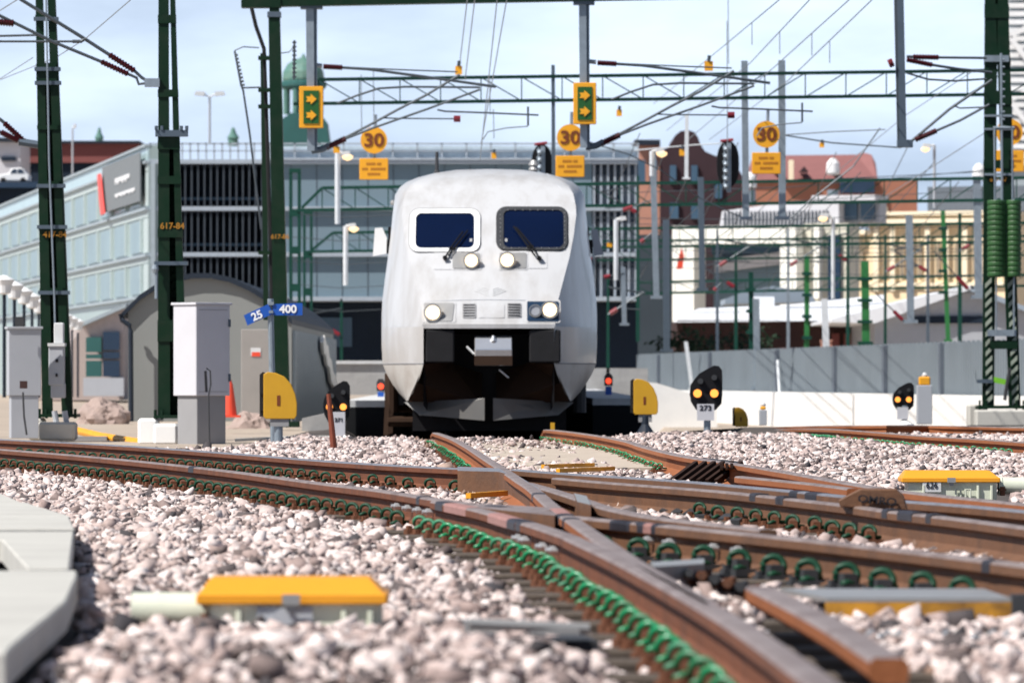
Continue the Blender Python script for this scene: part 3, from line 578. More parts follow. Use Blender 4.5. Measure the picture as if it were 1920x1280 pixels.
def stones():
    T = []
    for k in range(14):
        nv = 9 if k < 10 else 8
        p = RNG.normal(size=(nv, 3)); p /= np.linalg.norm(p, axis=1)[:, None]; p *= RNG.uniform(.78, 1.1, (nv, 1)); p *= np.array([RNG.uniform(1.05, 1.4), RNG.uniform(.75, 1.0), RNG.uniform(.45, .8)])
        if k % 2: p = np.array([[x, y, z] for x in (-1, 1) for y in (-1, 1) for z in (-1, 1)], float) * np.array([RNG.uniform(.75, 1.1), RNG.uniform(.5, .75), RNG.uniform(.32, .55)]) * RNG.uniform(.55, 1.15, (8, 3))
        bm = bmesh.new(); vs = [bm.verts.new(q) for q in p]; r = bmesh.ops.convex_hull(bm, input=vs)
        bmesh.ops.delete(bm, geom=[g for g in r['geom_interior'] if isinstance(g, bmesh.types.BMVert)], context='VERTS'); bm.verts.index_update()
        T.append((np.array([v.co[:] for v in bm.verts]), np.array([[v.index for v in f.verts] for f in bm.faces if len(f.verts) == 3]))); bm.free()
    pos = []
    for (y0, y1, sp) in ((10.6, 20, .033), (20, 34, .036), (34, 72, .050)):
        y = np.arange(y0, y1, sp); X = []
        hw = .093 * y1 + .25; x = np.arange(-hw, hw, sp); xx, yy = np.meshgrid(x, y)
        xx = xx + RNG.uniform(-.5, .5, xx.shape) * sp; yy = yy + RNG.uniform(-.5, .5, yy.shape) * sp
        k = np.abs(xx) < .0925 * yy + .2; pos.append(np.stack([xx[k], yy[k]], -1))
    P = np.concatenate(pos)
    x, y = P[:, 0], P[:, 1]
    keep = ~((x < -3.0) & (y > 57)); keep &= ~((np.abs(x + .3) < 2.0) & (y > 64)) ; P = P[keep]
    # clear of the rails, lower along the clips, clear of slabs
    R = np.array(ALLRAIL + [tuple(q) for q in CLIPPTS]); nr = len(ALLRAIL)
    dr = np.full(len(P), 9.0); dcl = np.full(len(P), 9.0)
    R1 = np.array(ALLRAIL); R2 = np.array(CLIPPTS)
    for i in range(0, len(P), 4000):
        q = P[i:i + 4000]
        dr[i:i + 4000] = np.sqrt(((q[:, None] - R1[None]) ** 2).sum(-1)).min(1)
        dcl[i:i + 4000] = np.sqrt(((q[:, None] - R2[None]) ** 2).sum(-1)).min(1)
    edge = np.interp(P[:, 1], [11.93, 11.95, 13.0, 13.8, 14.7, 16.57, 17.1, 21.3, 23.6, 26.6, 31], [-3, -1.06, -1.097, -1.12, -1.15, -1.266, -1.315, -1.64, -1.83, -2.26, -2.9])
    keep = (dr > .085) & (dcl > .15) & ~inpoly(P) & ~((P[:, 0] < edge + .02) & (P[:, 1] < 31)); P, dr, dcl = P[keep], dr[keep], dcl[keep]
    N = len(P); sz = RNG.gamma(3.8, 1 / 3.8, N) * .0212; sz = np.clip(sz, .0085, .052)
    big = RNG.random(N) < .012; sz[big] *= 1.55
    z = gz(P[:, 0], P[:, 1]) + RNG.uniform(-.024, .020, N) - .035 * np.clip(1 - (dr - .08) / .22, 0, 1) - .05 * np.clip(1 - (dcl - .13) / .16, 0, 1)
    # jumbled second layer on the near mound and the heaps between the tracks
    ang = RNG.uniform(0, 2 * np.pi, (N, 3)); c, s_ = np.cos(ang), np.sin(ang); tilt = .55
    Rz = np.zeros((N, 3, 3)); Rz[:, 0, 0] = c[:, 0]; Rz[:, 0, 1] = -s_[:, 0]; Rz[:, 1, 0] = s_[:, 0]; Rz[:, 1, 1] = c[:, 0]; Rz[:, 2, 2] = 1
    a = RNG.normal(0, tilt, N); b = RNG.normal(0, tilt, N)
    Rx = np.zeros((N, 3, 3)); Rx[:, 0, 0] = 1; Rx[:, 1, 1] = np.cos(a); Rx[:, 1, 2] = -np.sin(a); Rx[:, 2, 1] = np.sin(a); Rx[:, 2, 2] = np.cos(a)
    Ry = np.zeros((N, 3, 3)); Ry[:, 1, 1] = 1; Ry[:, 0, 0] = np.cos(b); Ry[:, 0, 2] = np.sin(b); Ry[:, 2, 0] = -np.sin(b); Ry[:, 2, 2] = np.cos(b)
    Rm = np.einsum('nij,njk,nkl->nil', Rz, Rx, Ry)
    kind = RNG.integers(0, len(T), N); V = []; Fc = []; off = 0; MI = []; stain = (RNG.random(N) < np.clip(1.25 - dr / .24, 0, .92))
    for k, (tv, tf) in enumerate(T):
        idx = np.where(kind == k)[0]; n = len(idx)
        v = np.einsum('nij,vj->nvi', Rm[idx], tv) * sz[idx][:, None, None] + np.concatenate([P[idx], z[idx][:, None]], 1)[:, None]
        MI.append(np.repeat(stain[idx].astype(int), len(tf))); V.append(v.reshape(-1, 3)); Fc.append((tf[None] + (off + np.arange(n) * len(tv))[:, None, None]).reshape(-1, 3)); off += n * len(tv)
    V = np.concatenate(V).astype(np.float32); Fc = np.concatenate(Fc).astype(np.int32)
    me = bpy.data.meshes.new('ballast_stones'); me.vertices.add(len(V)); me.vertices.foreach_set('co', V.ravel())
    me.loops.add(Fc.size); me.loops.foreach_set('vertex_index', Fc.ravel()); me.polygons.add(len(Fc))
    me.polygons.foreach_set('loop_start', np.arange(0, Fc.size, 3, dtype=np.int32)); me.polygons.foreach_set('loop_total', np.full(len(Fc), 3, dtype=np.int32))
    me.materials.append(K['pebble']); me.materials.append(K['pebbler']); me.polygons.foreach_set('material_index', np.concatenate(MI).astype(np.int32)); me.update(calc_edges=True)
    o = bpy.data.objects.new('ballast_gravel', me); COL.objects.link(o); o['kind'] = 'stuff'; o['label'] = 'pinkish grey crushed stone ballast between the rails'; o['category'] = 'gravel'
    print('stones', N, 'tris', len(Fc))
stones()
for (x, y, r) in ((735, 1043, .05), (430, 1056, .035), (350, 1085, .045), (520, 950, .04)):
    pass
# ------------------------------------------------------------ the train
TS = 0.00756; TX = -.325; TY = 79.6; TZ = -.30
def tl(px, py): return ((px - 917) * TS, (825 - py) * TS)       # photo pixel -> train x, z
LEV = [  # z, y front, half width of the front panel, half width of the body, y where the side starts
    (3.925, 3.3, .10, .16, 3.6), (3.90, 2.85, .46, .56, 3.3), (3.85, 2.55, .70, .83, 3.1), (3.79, 2.3, .88, 1.04, 2.95), (3.72, 2.1, 1.02, 1.20, 2.85), (3.64, 1.93, 1.13, 1.30, 2.75), (3.52, 1.74, 1.20, 1.365, 2.6),
    (3.35, 1.54, 1.235, 1.385, 2.5), (3.2, 1.37, 1.24, 1.40, 2.42), (2.9, 1.06, 1.20, 1.425, 2.3), (2.6, .78, 1.14, 1.46, 2.2), (2.3, .53, 1.06, 1.50, 2.12), (2.0, .30, .98, 1.535, 2.05), (1.78, .13, .93, 1.545, 2.02), (1.64, .03, .915, 1.545, 2.0), (1.60, .0, .915, 1.545, 2.0)]
LZ = np.array([l[0] for l in LEV][::-1])
def lv(z, k): return float(np.interp(z, LZ, np.array([l[k] for l in LEV])[::-1]))
def yfront(x, z):
    wf = lv(z, 2); return lv(z, 1) + .07 * min(1.4, abs(x) / max(wf, .1)) ** 2
def tw(x, y, z): return Vector((TX + x, TY + y, TZ + z))
train = thing('express_train', 'white express train with four lit lamps heading toward the camera', 'train', tw(0, 0, 0))
def slice_pts(z, yf, wf, ws, ys):
    r = [(ws, 64.0), (ws, 12.0), (ws, ys + 1.2), (ws, ys)]
    y1 = yf + .07
    bx, by = wf + .60 * (ws - wf), y1 + .36 * (ys - y1)
    for t in (.2, .4, .6, .8, .93):
        r.append(((1 - t) ** 2 * ws + 2 * t * (1 - t) * bx + t * t * wf, (1 - t) ** 2 * ys + 2 * t * (1 - t) * by + t * t * y1))
    for q in (1, .75, .4): r.append((wf * q, yf + .07 * q * q))
    return r
m = MB(); rows = []
for l in LEV:
    R = slice_pts(*l); full = [(-x, y) for x, y in R] + [(0, l[1])] + [(x, y) for x, y in R[::-1]]
    rows.append([tw(x, y, l[0]) for x, y in full])
nc = len(rows[0])
for r in rows: m.v += [tuple(p) for p in r]
# smooth extra rows by linear subdivision is left to the normals
for i in range(len(rows) - 1):
    for k in range(nc - 1): m.f.append([i * nc + k, i * nc + k + 1, (i + 1) * nc + k + 1, (i + 1) * nc + k]); m.m.append(0)
m.f.append(list(range(nc))); m.m.append(0)
body = m.build('body', 'train', train); bolt_sharp(body, 38)
# lower cheeks beside the coupler opening, and the skirts behind them
for sgn in (-1, 1):
    m = MB(); LV2 = [(1.60, .915, .0, 1.545, 2.0), (1.35, .915, .02, 1.545, 2.0), (1.08, .915, .05, 1.53, 2.0), (.94, .955, .13, 1.47, 1.85), (.80, 1.01, .27, 1.385, 1.62), (.66, 1.08, .42, 1.275, 1.38), (.56, 1.145, .55, 1.18, 1.2)]
    rws = []
    for z, wi, yi, wo, yo in LV2:
        r = []
        for t in (0, .12, .3, .5, .7, .88, 1): 
            bx, by = wi + .62 * (wo - wi), yi + .28 * (yo - yi)
            r.append(tw(sgn * ((1 - t) ** 2 * wi + 2 * t * (1 - t) * bx + t * t * wo), (1 - t) ** 2 * yi + 2 * t * (1 - t) * by + t * t * yo, z))
        rws.append(r)
    nn = len(rws[0])
    for r in rws: m.v += [tuple(p) for p in r]
    for i in range(len(rws) - 1):
        for k in range(nn - 1): m.f.append([i * nn + k, i * nn + k + 1, (i + 1) * nn + k + 1, (i + 1) * nn + k]); m.m.append(0 if i < 2 else 1)
    a = [tw(sgn * 1.545, 2.0, 1.60), tw(sgn * 1.53, 2.0, 1.08), tw(sgn * 1.53, 64, 1.08), tw(sgn * 1.545, 64, 1.60)]
    m.add(a, [(0, 1, 2, 3)]); m.add([tw(sgn * 1.53, 2.0, 1.08), tw(sgn * 1.53, 27, 1.08), tw(sgn * 1.40, 27, 1.05), tw(sgn * 1.40, 2.0, 1.05)], [(0, 1, 2, 3)])
    ck = m.build('nose_cheek', ['train', 'trainlow'], train); bolt_sharp(ck, 30)
    m = MB(); SP = []
    for i in range(14):
        t = i / 13; bx, by = .915 + .62 * .615, .05 + .28 * 1.95
        x = (1 - t) ** 2 * .915 + 2 * t * (1 - t) * bx + t * t * 1.53; y = (1 - t) ** 2 * .05 + 2 * t * (1 - t) * by + t * t * 2.0
        SP.append(tw(sgn * x, y - .002, 1.085))
    m.tube(SP, .008, 5); m.build('panel_seam', 'cabb', ck)
# dark coupler recess, brown scoop, split plough
m = MB()
p = [tw(-.915, .05, 1.60), tw(.915, .05, 1.60), tw(.915, .05, .5), tw(-.915, .05, .5)]; q = [tw(-.8, 1.5, 1.5), tw(.8, 1.5, 1.5), tw(.8, 1.5, .3), tw(-.8, 1.5, .3)]
m.add(p + q, [(0, 1, 5, 4), (1, 2, 6, 5), (3, 0, 4, 7), (4, 5, 6, 7)]); m.build('coupler_recess', 'black', train)
for sgn in (-1, 1):
    m = MB(); m.add([tw(sgn * .915, .05, 1.08), tw(sgn * 1.02, .25, .82), tw(sgn * 1.145, .55, .56), tw(sgn * .10, .75, .50), tw(sgn * .10, 1.4, .95), tw(sgn * .55, .9, 1.1)], [(0, 1, 2, 3, 4, 5)]); m.build('scoop', 'scoop', train)
    m = MB(); fr = [tw(sgn * 1.2, .85, .54), tw(sgn * .98, .62, .36), tw(sgn * .06, .20, .285), tw(sgn * .06, .20, .60), tw(sgn * .75, .6, .56)]
    m.prism(fr, (0, .04, 0)); m.build('plough_blade', 'plough', train)
# lower front lip
m = MB(); N = 12; top = []; 
for i in range(N + 1):
    x = -.93 + 1.86 * i / N; y = .07 * (x / .93) ** 2 - .035; top.append((x, y))
for (x, y), (x2, y2) in zip(top[:-1], top[1:]): m.hexa([tw(x, y, 1.575), tw(x2, y2, 1.575), tw(x2, y2 + .09, 1.575), tw(x, y + .09, 1.575), tw(x, y, 1.635), tw(x2, y2, 1.635), tw(x2, y2 + .09, 1.655), tw(x, y + .09, 1.655)])
m.build('front_lip', 'train', train)
# buffers, coupler cover, hoses
for (x0, x1) in ((800, 853), (992, 1050)):
    a, zt = tl(x0, 619); b, zb = tl(x1, 680); m = MB(); m.box(tw((a + b) / 2, .12, (zt + zb) / 2), (b - a, .2, zt - zb)); m.build('buffer_cover', 'rubber', train, bevel=.02)
a, zt = tl(891, 630); b, zb = tl(960, 686); zm = (zt + zb) / 2 - .02
m = MB(); m.prism([tw(a, .14, zt), tw(a, .02, zt - .03), tw(a, -.09, zm + .04), tw(a, -.06, zb + .03), tw(a, .02, zb), tw(a, .3, zb), tw(a, .3, zt)], (b - a, 0, 0)); cp = m.build('coupler_cover', 'chrome', train, bevel=.01)
m = MB(); m.box(tw((a + b) / 2, -.005, zb + .075), (b - a + .010, .15, .13)); m.build('rusty_band', 'scoop', cp)
m = MB(); m.lathe([(.03, 0), (.045, .05), (.02, .12)], tw((a + b) / 2, .0, zt - .12), 8); m.build('coupler_hook', 'chrome', cp)
m = MB(); m.tube([tw(*[tl(876, 650)[0], .1, tl(876, 650)[1]]), tw(tl(890, 664)[0], .08, tl(890, 664)[1])], .016, 6); m.build('hose', 'offw', train)
m = MB(); m.tube([tw(tl(936, 693)[0], .1, tl(936, 693)[1]), tw(tl(954, 708)[0], .08, tl(954, 708)[1])], .012, 6); m.build('hose', 'offw', train)
# parts lying on the raked front: a rounded rectangle that follows the panel
def panel(x0, y0, x1, y1, r, lift, thick, skew=0.0, n=5, hole=None):
    a, zt = tl(x0, y0); b, zb = tl(x1, y1); r *= TS
    out = []
    for cx, cz, a0 in ((b - r, zt - r, 0), (a + r, zt - r, 90), (a + r, zb + r, 180), (b - r, zb + r, 270)):
        for k in range(n + 1):
            t = math.radians(a0 + 90 * k / n); x, z = cx + r * math.cos(t), cz + r * math.sin(t)
            x += skew * TS * (zt - z) / (zt - zb) * (1 if x < (a + b) / 2 else -1); out.append((x, z))
    return out, ((a + b) / 2, (zt + zb) / 2)
def on_front(name, mat, ring, lift, thick, parent=train, hole=None, smooth=False):
    out, c = ring; m = MB(); n = len(out)
    F0 = lambda x, z, d: tw(x, yfront(x, z) - d, z)
    if hole is None:
        sc = (1, .8, .6, .4, .2); vs = []
        for s in sc: vs += [F0(c[0] + (x - c[0]) * s, c[1] + (z - c[1]) * s, lift + thick) for x, z in out]
        vs.append(F0(c[0], c[1], lift + thick)); fs = []
        for i in range(len(sc) - 1): fs += [(i * n + k, i * n + (k + 1) % n, (i + 1) * n + (k + 1) % n, (i + 1) * n + k) for k in range(n)]
        fs += [((len(sc) - 1) * n + k, (len(sc) - 1) * n + (k + 1) % n, len(sc) * n) for k in range(n)]
        o = len(vs); vs += [F0(x, z, lift - .04) for x, z in out]; fs += [(k, (k + 1) % n, o + (k + 1) % n, o + k) for k in range(n)]
    else:
        h = hole[0]; vs = [F0(x, z, lift + thick) for x, z in out] + [F0(x, z, lift + thick) for x, z in h] + [F0(x, z, lift - .04) for x, z in out] + [F0(x, z, lift - .04) for x, z in h]
        fs = []
        for k in range(n):
            k2 = (k + 1) % n; fs += [(k, k2, n + k2, n + k), (k, k2, 2 * n + k2, 2 * n + k), (n + k, n + k2, 3 * n + k2, 3 * n + k)]
    m.add(vs, fs); return m.build(name, mat, parent, smooth=smooth)
for (x0, y0, x1, y1, gx0, gy0, gx1, gy1, fm) in ((768, 390, 900, 472, 779, 398, 889, 465, 'white'), (932, 387, 1064, 469, 944, 392, 1057, 464, 'dgrey')):
    R, H = panel(x0, y0, x1, y1, 17, 0, 0), panel(gx0, gy0, gx1, gy1, 11, 0, 0)
    G = panel(x0 - 2, y0 - 2, x1 + 2, y1 + 2, 19, 0, 0)
    fr = on_front('window_frame', fm, R, 0, .035, hole=H)
    on_front('rubber_seal', 'cabb' if fm == 'white' else 'dgrey', G, 0, .012, parent=fr, hole=R)
    m = MB(); x, z = tl(gx1 - 6 if fm == 'white' else gx0 + 5, 452); m.box(tw(x, yfront(x, z) - .016, z), (.035, .006, .07)); m.build('sticker', 'offw', fr)
    on_front('windscreen', 'glass', panel(gx0 - 3, gy0 - 3, gx1 + 3, gy1 + 3, 13, 0, 0), 0, .012, smooth=False)
    if fm == 'dgrey':
        m = MB()
        for i in range(34):
            t = i / 34 * 4; k = int(t); f = t - k
            px, py = ((x0 + 6 + f * (x1 - x0 - 12), y0 + 5), (x1 - 5, y0 + 6 + f * (y1 - y0 - 12)), (x1 - 6 - f * (x1 - x0 - 12), y1 - 4), (x0 + 6, y1 - 6 - f * (y1 - y0 - 12)))[k]
            x, z = tl(px, py); m.box(tw(x, yfront(x, z) - .038, z), (.014, .012, .014))
        m.build('rivets', 'lens', fr)
def lamp(cx, cy, r, parent, lit=True):
    x, z = tl(cx, cy); m = MB(); c = tw(x, yfront(x, z - r * TS) - .035, z); m.disc(c, r * TS * .9, .16, 20); o = m.build('headlight_lens', 'lampW' if lit else 'cabg', parent)
    m = MB(); n = 20
    for k in range(n):
        t0, t1 = 2 * math.pi * k / n, 2 * math.pi * (k + 1) / n; q = r * TS
        f = lambda t, s, d: c + Vector((q * s * math.cos(t), -d, q * s * math.sin(t)))
        m.add([f(t0, 1.02, .012), f(t1, 1.02, .012), f(t1, 1.2, .012), f(t0, 1.2, .012), f(t0, 1.02, -.04), f(t1, 1.02, -.04), f(t1, 1.2, -.04), f(t0, 1.2, -.04)], [(0, 1, 2, 3), (0, 1, 5, 4), (2, 3, 7, 6)])
    m.build('headlight_rim', 'lens', parent)
for (bx, cx, cy, r, extra) in (((849, 475, 900, 504), 884, 489.5, 12.5, None), ((937, 474, 987, 504), 951, 488.5, 13, None), ((796, 569, 853, 603), 813, 587, 14, None), ((988, 566, 1047, 603), 1030, 582, 14, (1003, 584))):
    hs = on_front('headlight', 'navy2' if extra else 'lens', panel(*bx, 3, 0, 0, skew=(4 if cy > 550 and bx[0] < 900 else 0)), 0, .02)
    on_front('headlight_frame', 'train', panel(bx[0] - 3, bx[1] - 3, bx[2] + 3, bx[3] + 3, 4, 0, 0), 0, .008, parent=hs)
    lamp(cx, cy, r, hs)
    if extra: lamp(*extra, 10, hs, lit=False)
for bx in ((868, 570, 893, 597), (951, 569, 977, 596)):
    gr = on_front('intake_grille', 'cabb', panel(*bx, 2, 0, 0), 0, .012); m = MB()
    for i in range(5):
        a, z = tl(bx[0] + 2, bx[1] + 3 + i * 5); b, _ = tl(bx[2] - 2, 0); m.box(tw((a + b) / 2, yfront(a, z) - .02, z), (b - a, .012, .014))
    m.build('grille_bars', 'dgrey', gr)
on_front('nose_panel', 'train', panel(898, 571, 946, 597, 2, 0, 0), 0, .008)
for bx in ((813, 474, 846, 506), (991, 474, 1026, 504)): on_front('wiper_hatch', 'train', panel(*bx, 2, 0, 0), 0, .008)
# thin seams across the nose
def seam(pl, name='panel_seam'):
    m = MB(); P = [tw(x, yfront(x, z) - .002, z) for x, z in [tl(*q) for q in pl]]; m.tube(P, .006, 4); m.build(name, 'cabg', body)
seam([(800, 566), (860, 564), (917, 563), (975, 564), (1050, 566)])
seam([(1028, 318), (1048, 345), (1078, 378)])
# faint winged crest
m = MB()
for i in range(4):
    for sg in (-1, 1):
        x, z = tl(920 + sg * 4, 556 - i * 4); x2, z2 = tl(920 + sg * (30 - i * 5), 546 - i * 2); m.tube([tw(x, yfront(x, z) - .004, z), tw(x2, yfront(x2, z2) - .002, z2)], .004, 4)
m.build('crest', 'offw', body)
# wipers
for P, P2 in ((((835, 484), (845, 466), (868, 434)), ((841, 480), (852, 466), (877, 432))), (((1011, 485), (998, 462), (968, 426)), ((1003, 480), (990, 462), (963, 424)))):
    m = MB()
    for Q in (P, P2): m.tube([tw(x, yfront(x, z) - .07, z) for x, z in [tl(*q) for q in Q]], .013, 5)
    x, z = tl(*P[0]); m.tube([tw(x, yfront(x, z) - .02, z), tw(x, yfront(x, z) - .10, z)], .035, 10)
    x, z = tl((P[1][0] + P2[1][0]) / 2, P[1][1]); m.box(tw(x, yfront(x, z) - .06, z), (.10, .025, .035)); m.build('wiper', 'black', train)
# mirrors
for sg, pl in ((-1, [(697, 421), (711, 420), (720, 440), (719, 470), (693, 475)]), (1, [(1112, 425), (1124, 423), (1130, 450), (1136, 472), (1118, 474)])):
    m = MB(); P = [tw(tl(*q)[0], 2.9, tl(*q)[1]) for q in pl]; m.prism(P, (0, .05, 0)); mi = m.build('mirror', 'white' if sg < 0 else 'cabg', train)
    m = MB(); x, z = tl(729 if sg < 0 else 1101, 440); m.box(tw(x, 2.95, z), (.10, .12, .32)); x, z = tl(722 if sg < 0 else 1108, 450); m.box(tw(x, 2.95, z), (.14, .06, .10)); m.box(tw(x, 2.95, z - .10), (.10, .05, .10)); m.build('mirror_bracket', 'black', mi)
m = MB(); m.tube([tw(tl(738, 372)[0], 3.2, tl(738, 372)[1]), tw(tl(732, 400)[0], 3.2, tl(732, 400)[1]), tw(tl(731, 425)[0], 3.2, tl(731, 425)[1])], .012, 5); m.lathe([(.03, -.03), (.04, 0), (.03, .04)], tw(tl(731, 372)[0], 3.2, tl(731, 372)[1]), 8); m.build('grab_rail', 'lens', train)
# roof things
m = MB(); x, z = tl(815, 320); m.lathe([(.06, 0), (.05, .05), (.028, .10), (.022, .36)], tw(x, 3.4, z), 10); m.build('aerial', 'dgrey', train)
m = MB(); x, z = tl(1002, 318); m.lathe([(.07, 0), (.05, .08), (.08, .10), (.05, .15), (.08, .17), (.04, .24)], tw(x, 3.8, z), 12); m.build('roof_insulator', 'lens', train)
m = MB(); m.tube([tw(tl(905, 305)[0], 6, 3.97), tw(tl(935, 303)[0], 6, 4.0)], .03, 6); m.box(tw(0, 7, 3.96), (.5, .8, .1)); m.build('roof_hatch', 'offw', train)
# underframe and bogies
m = MB(); m.box(tw(0, 14.5, .60), (2.2, 25, .95)); m.box(tw(0, 45, .5), (2.7, 36, 2.4)); m.build('underframe', 'black', train)
for by in (4.6, 20):
    bg_ = MB(); bg_.box(tw(-1.32, by, .62), (.16, 3.6, .26)); bg_.box(tw(1.22, by, .62), (.16, 3.6, .26)); bg_.box(tw(0, by, .6), (2.2, .5, .25)); bo = bg_.build('bogie', 'dgrey', train)
    for wy in (by - 1.45, by + 1.45):
        for wx in (-.75, .75):
            m = MB(); m.tube([tw(wx - .065, wy, .55), tw(wx + .065, wy, .55)], .55, 28); m.build('wheel', 'scoop', bo)
        for sx in (-1.42, 1.30):
            m = MB(); m.box(tw(sx, wy, .55), (.20, .34, .34)); m.tube([tw(sx, wy - .35, .38), tw(sx, wy - .35, .95)], .10, 10); m.tube([tw(sx, wy + .35, .38), tw(sx, wy + .35, .95)], .10, 10); m.build('axle_box', 'scoop' if sx < 0 else 'dgrey', bo)
    m = MB()
    for i in range(7): m.bar(tw(-1.50, by - 1.9 + i * .5, .05 + .1 * (i % 2)), tw(-1.46, by - 1.75 + i * .5, 1.0 - .12 * (i % 3)), .07, .12); m.tube([tw(-1.48, by - 1.9 + i * .5, .25 + .2 * (i % 3)), tw(-1.0, by - 1.8 + i * .5, .25 + .2 * (i % 3))], .07, 8)
    m.build('brake_rigging', 'scoop', bo)

# ------------------------------------------------------------ platforms beside the train
for sg, xs, lab in ((-1, ((-2.55, -2.3), (-1.82, -1.86)), 'dark sided low platform to the left of the train'), (1, ((2.05, 1.9), (1.22, 1.30)), 'dark sided low platform to the right of the train')):
    (xo, _), (xi, xf) = xs
    y0, y1 = 86, 190
    t = thing('platform', lab, 'platform', (xi, y0, -.5))
    zt = .24 if sg < 0 else .27
    x_edge0 = xi if sg < 0 else xi
    m = MB(); wide = -3.4 if sg < 0 else 2.6
    P0 = [Vector((xi, y0, zt - .1)), Vector((xf, y1, zt - .1)), Vector((wide, y1, zt - .1)), Vector((xo, y0, zt - .1))]
    m.prism(P0, (0, 0, -1.0)); m.build('platform_wall', 'platd', t)
    m = MB(); m.prism([p + Vector((0, 0, .003)) for p in P0], (0, 0, .10)); m.build('platform_top', 'plat', t)
# ------------------------------------------------------------ masts
def lattice_mast(label, Y, top, base, yb, plates, web=None, tag=None, extra=None, d=.30, conc=None):
    # top=(x0,x1,legw,y)  base=(x0,x1,legw)
    x0t, x1t, wt, yt = top; x0b, x1b, wb = base
    t = thing('catenary_mast', label, 'mast', pt((x0b + x1b) / 2, yb, Y))
    lerp = lambda a, b, y: a + (b - a) * (y - yt) / (yb - yt)
    for s in (0, 1):
        for nm, yo, dd, mat, sh in (('flange', 0, .05, 'green', 0), ('channel', .05, d, 'gdark', 3)):
            wl_ = wt[s] if isinstance(wt, tuple) else wt; wb_ = wb[s] if isinstance(wb, tuple) else wb
            m = MB(); a, b, w = (x0t, x0b, (wl_, wb_)) if s == 0 else (x1t, x1b, (-wl_, -wb_))
            q = [(a, yt), (a + w[0], yt), (b + w[1], yb), (b, yb)]
            if nm == 'channel': q = [(a + (2 if s == 0 else -2), yt), (a + w[0] * .45, yt), (b + w[1] * .45, yb), (b + (2 if s == 0 else -2), yb)]
            m.prism([pt(x, y, Y + yo) for x, y in q], (0, dd, 0)); m.build('leg' if nm == 'flange' else 'leg_channel', mat, t)
    for y0, y1 in plates:
        m = MB(); m.pprism([(lerp(x0t, x0b, y0) - 1, y0), (lerp(x1t, x1b, y0) + 1, y0), (lerp(x1t, x1b, y1) + 1, y1), (lerp(x0t, x0b, y1) - 1, y1)], Y - .02, .02); m.build('batten_plate', 'green', t)
    if web:
        y0, y1 = web; m = MB(); m.pprism([(lerp(x0t, x0b, y0) + 4, y0), (lerp(x1t, x1b, y0) - 4, y0), (lerp(x1t, x1b, y1) - 4, y1), (lerp(x0t, x0b, y1) + 4, y1)], Y + d * .8, .03); m.build('rear_web', 'gdark', t)
        m = MB(); n = int((y1 - y0) / 16)
        for i in range(n):
            y = y0 + (i + .5) * (y1 - y0) / n; xc = (lerp(x0t, x0b, y) + lerp(x1t, x1b, y)) / 2; wv = (lerp(x1t, x1b, y) - lerp(x0t, x0b, y)) * .22
            m.tube([pt(xc - wv, y + 6, Y + d * .75), pt(xc + wv, y - 6, Y + d * .75)], .012, 5)
        m.build('web_lacing', 'green', t)
    if tag: text(tag[0], 'lettering', 'torange', t, pt(tag[1], tag[2], Y - .03), .075, bold=.002)
    m = MB(); m.pbox(x0b - 8, yb - 6, x1b + 8, yb, Y - .1, d + .3)
    for x in (x0b - 5, x0b + 8, x1b - 8, x1b + 5): m.tube([pt(x, yb + 2, Y - .05), pt(x, yb - 16, Y - .05)], .018, 6)
    m.build('base_plate', 'green', t)
    return t, lerp
def collar(t, x0, x1, y0, y1, Y, mat='galv', name='clamp'):
    m = MB(); m.pbox(x0, y0, x1, y1, Y - .06, .12); m.build(name, mat, t)
def footing(label, blocks, Y, mat='conc'):
    t = thing('concrete_footing', label, 'footing', pt((blocks[0][0] + blocks[0][2]) / 2, blocks[0][3], Y))
    for x0, y0, x1, y1, dy, d in blocks:
        m = MB(); m.pbox(x0, y0, x1, y1, Y + dy, d); m.build('block', mat, t, bevel=.03)
# left mast with a pair of cantilevers reaching out of frame
Y = 68
t, lp = lattice_mast('tapered green lattice mast between the two cabinets on the left', Y, (297, 327, (19, 9), -40), (296, 352, (23, 16)), 784, [(-40, -20), (28, 44), (168, 182), (246, 280), (330, 345), (428, 445), (600, 640)], (280, 780), ('617-84', 323, 424))
m = MB(); m.pbox(291, 244, 352, 256, Y - .08, .1); 
for x in (293, 304, 340, 350): m.tube([pt(x, 244, Y - .08), pt(x, 236, Y - .08)], .02, 6)
m.build('clamp', 'galvd', t)
m = MB(); m.pbox(289, 490, 352, 497, Y - .08, .1); m.build('clamp', 'galvd', t)
m = MB(); m.tube([pt(293, 500, Y - .1), pt(293, 560, Y - .1)], .02, 6); m.lathe([(.03, 0), (.045, .05), (.03, .1)], pt(291, 512, Y - .1), 10); m.build('cable_end', 'galv', t)
m = MB(); m.pbox(271, 147, 299, 163, Y - .05, .1); m.build('bracket', 'galv', t)
footing('white lit concrete footing at the foot of the tapered lattice mast', [(287, 794, 333, 834, 0, .4), (258, 784, 296, 834, .5, .35)], 67.4, 'concw')
def canti(name, label, base, parts, Y, group=None):
    t = thing('cantilever', label, 'cantilever', pt(*base, Y), group)
    for nm, mat, pl, r in parts:
        m = MB(); m.tube([pt(q[0], q[1], Y if len(q) == 2 else q[2]) for q in pl], r, 7)
        if mat in ('ins', 'insred'):
            P = [pt(q[0], q[1], Y) for q in pl]; n = 9
            for i in range(n):
                c = P[0].lerp(P[-1], (i + .5) / n); d = (P[-1] - P[0]).normalized() * .008; m.tube([c - d, c + d], r * 1.28, 8)
        m.build(nm, mat, t)
    return t
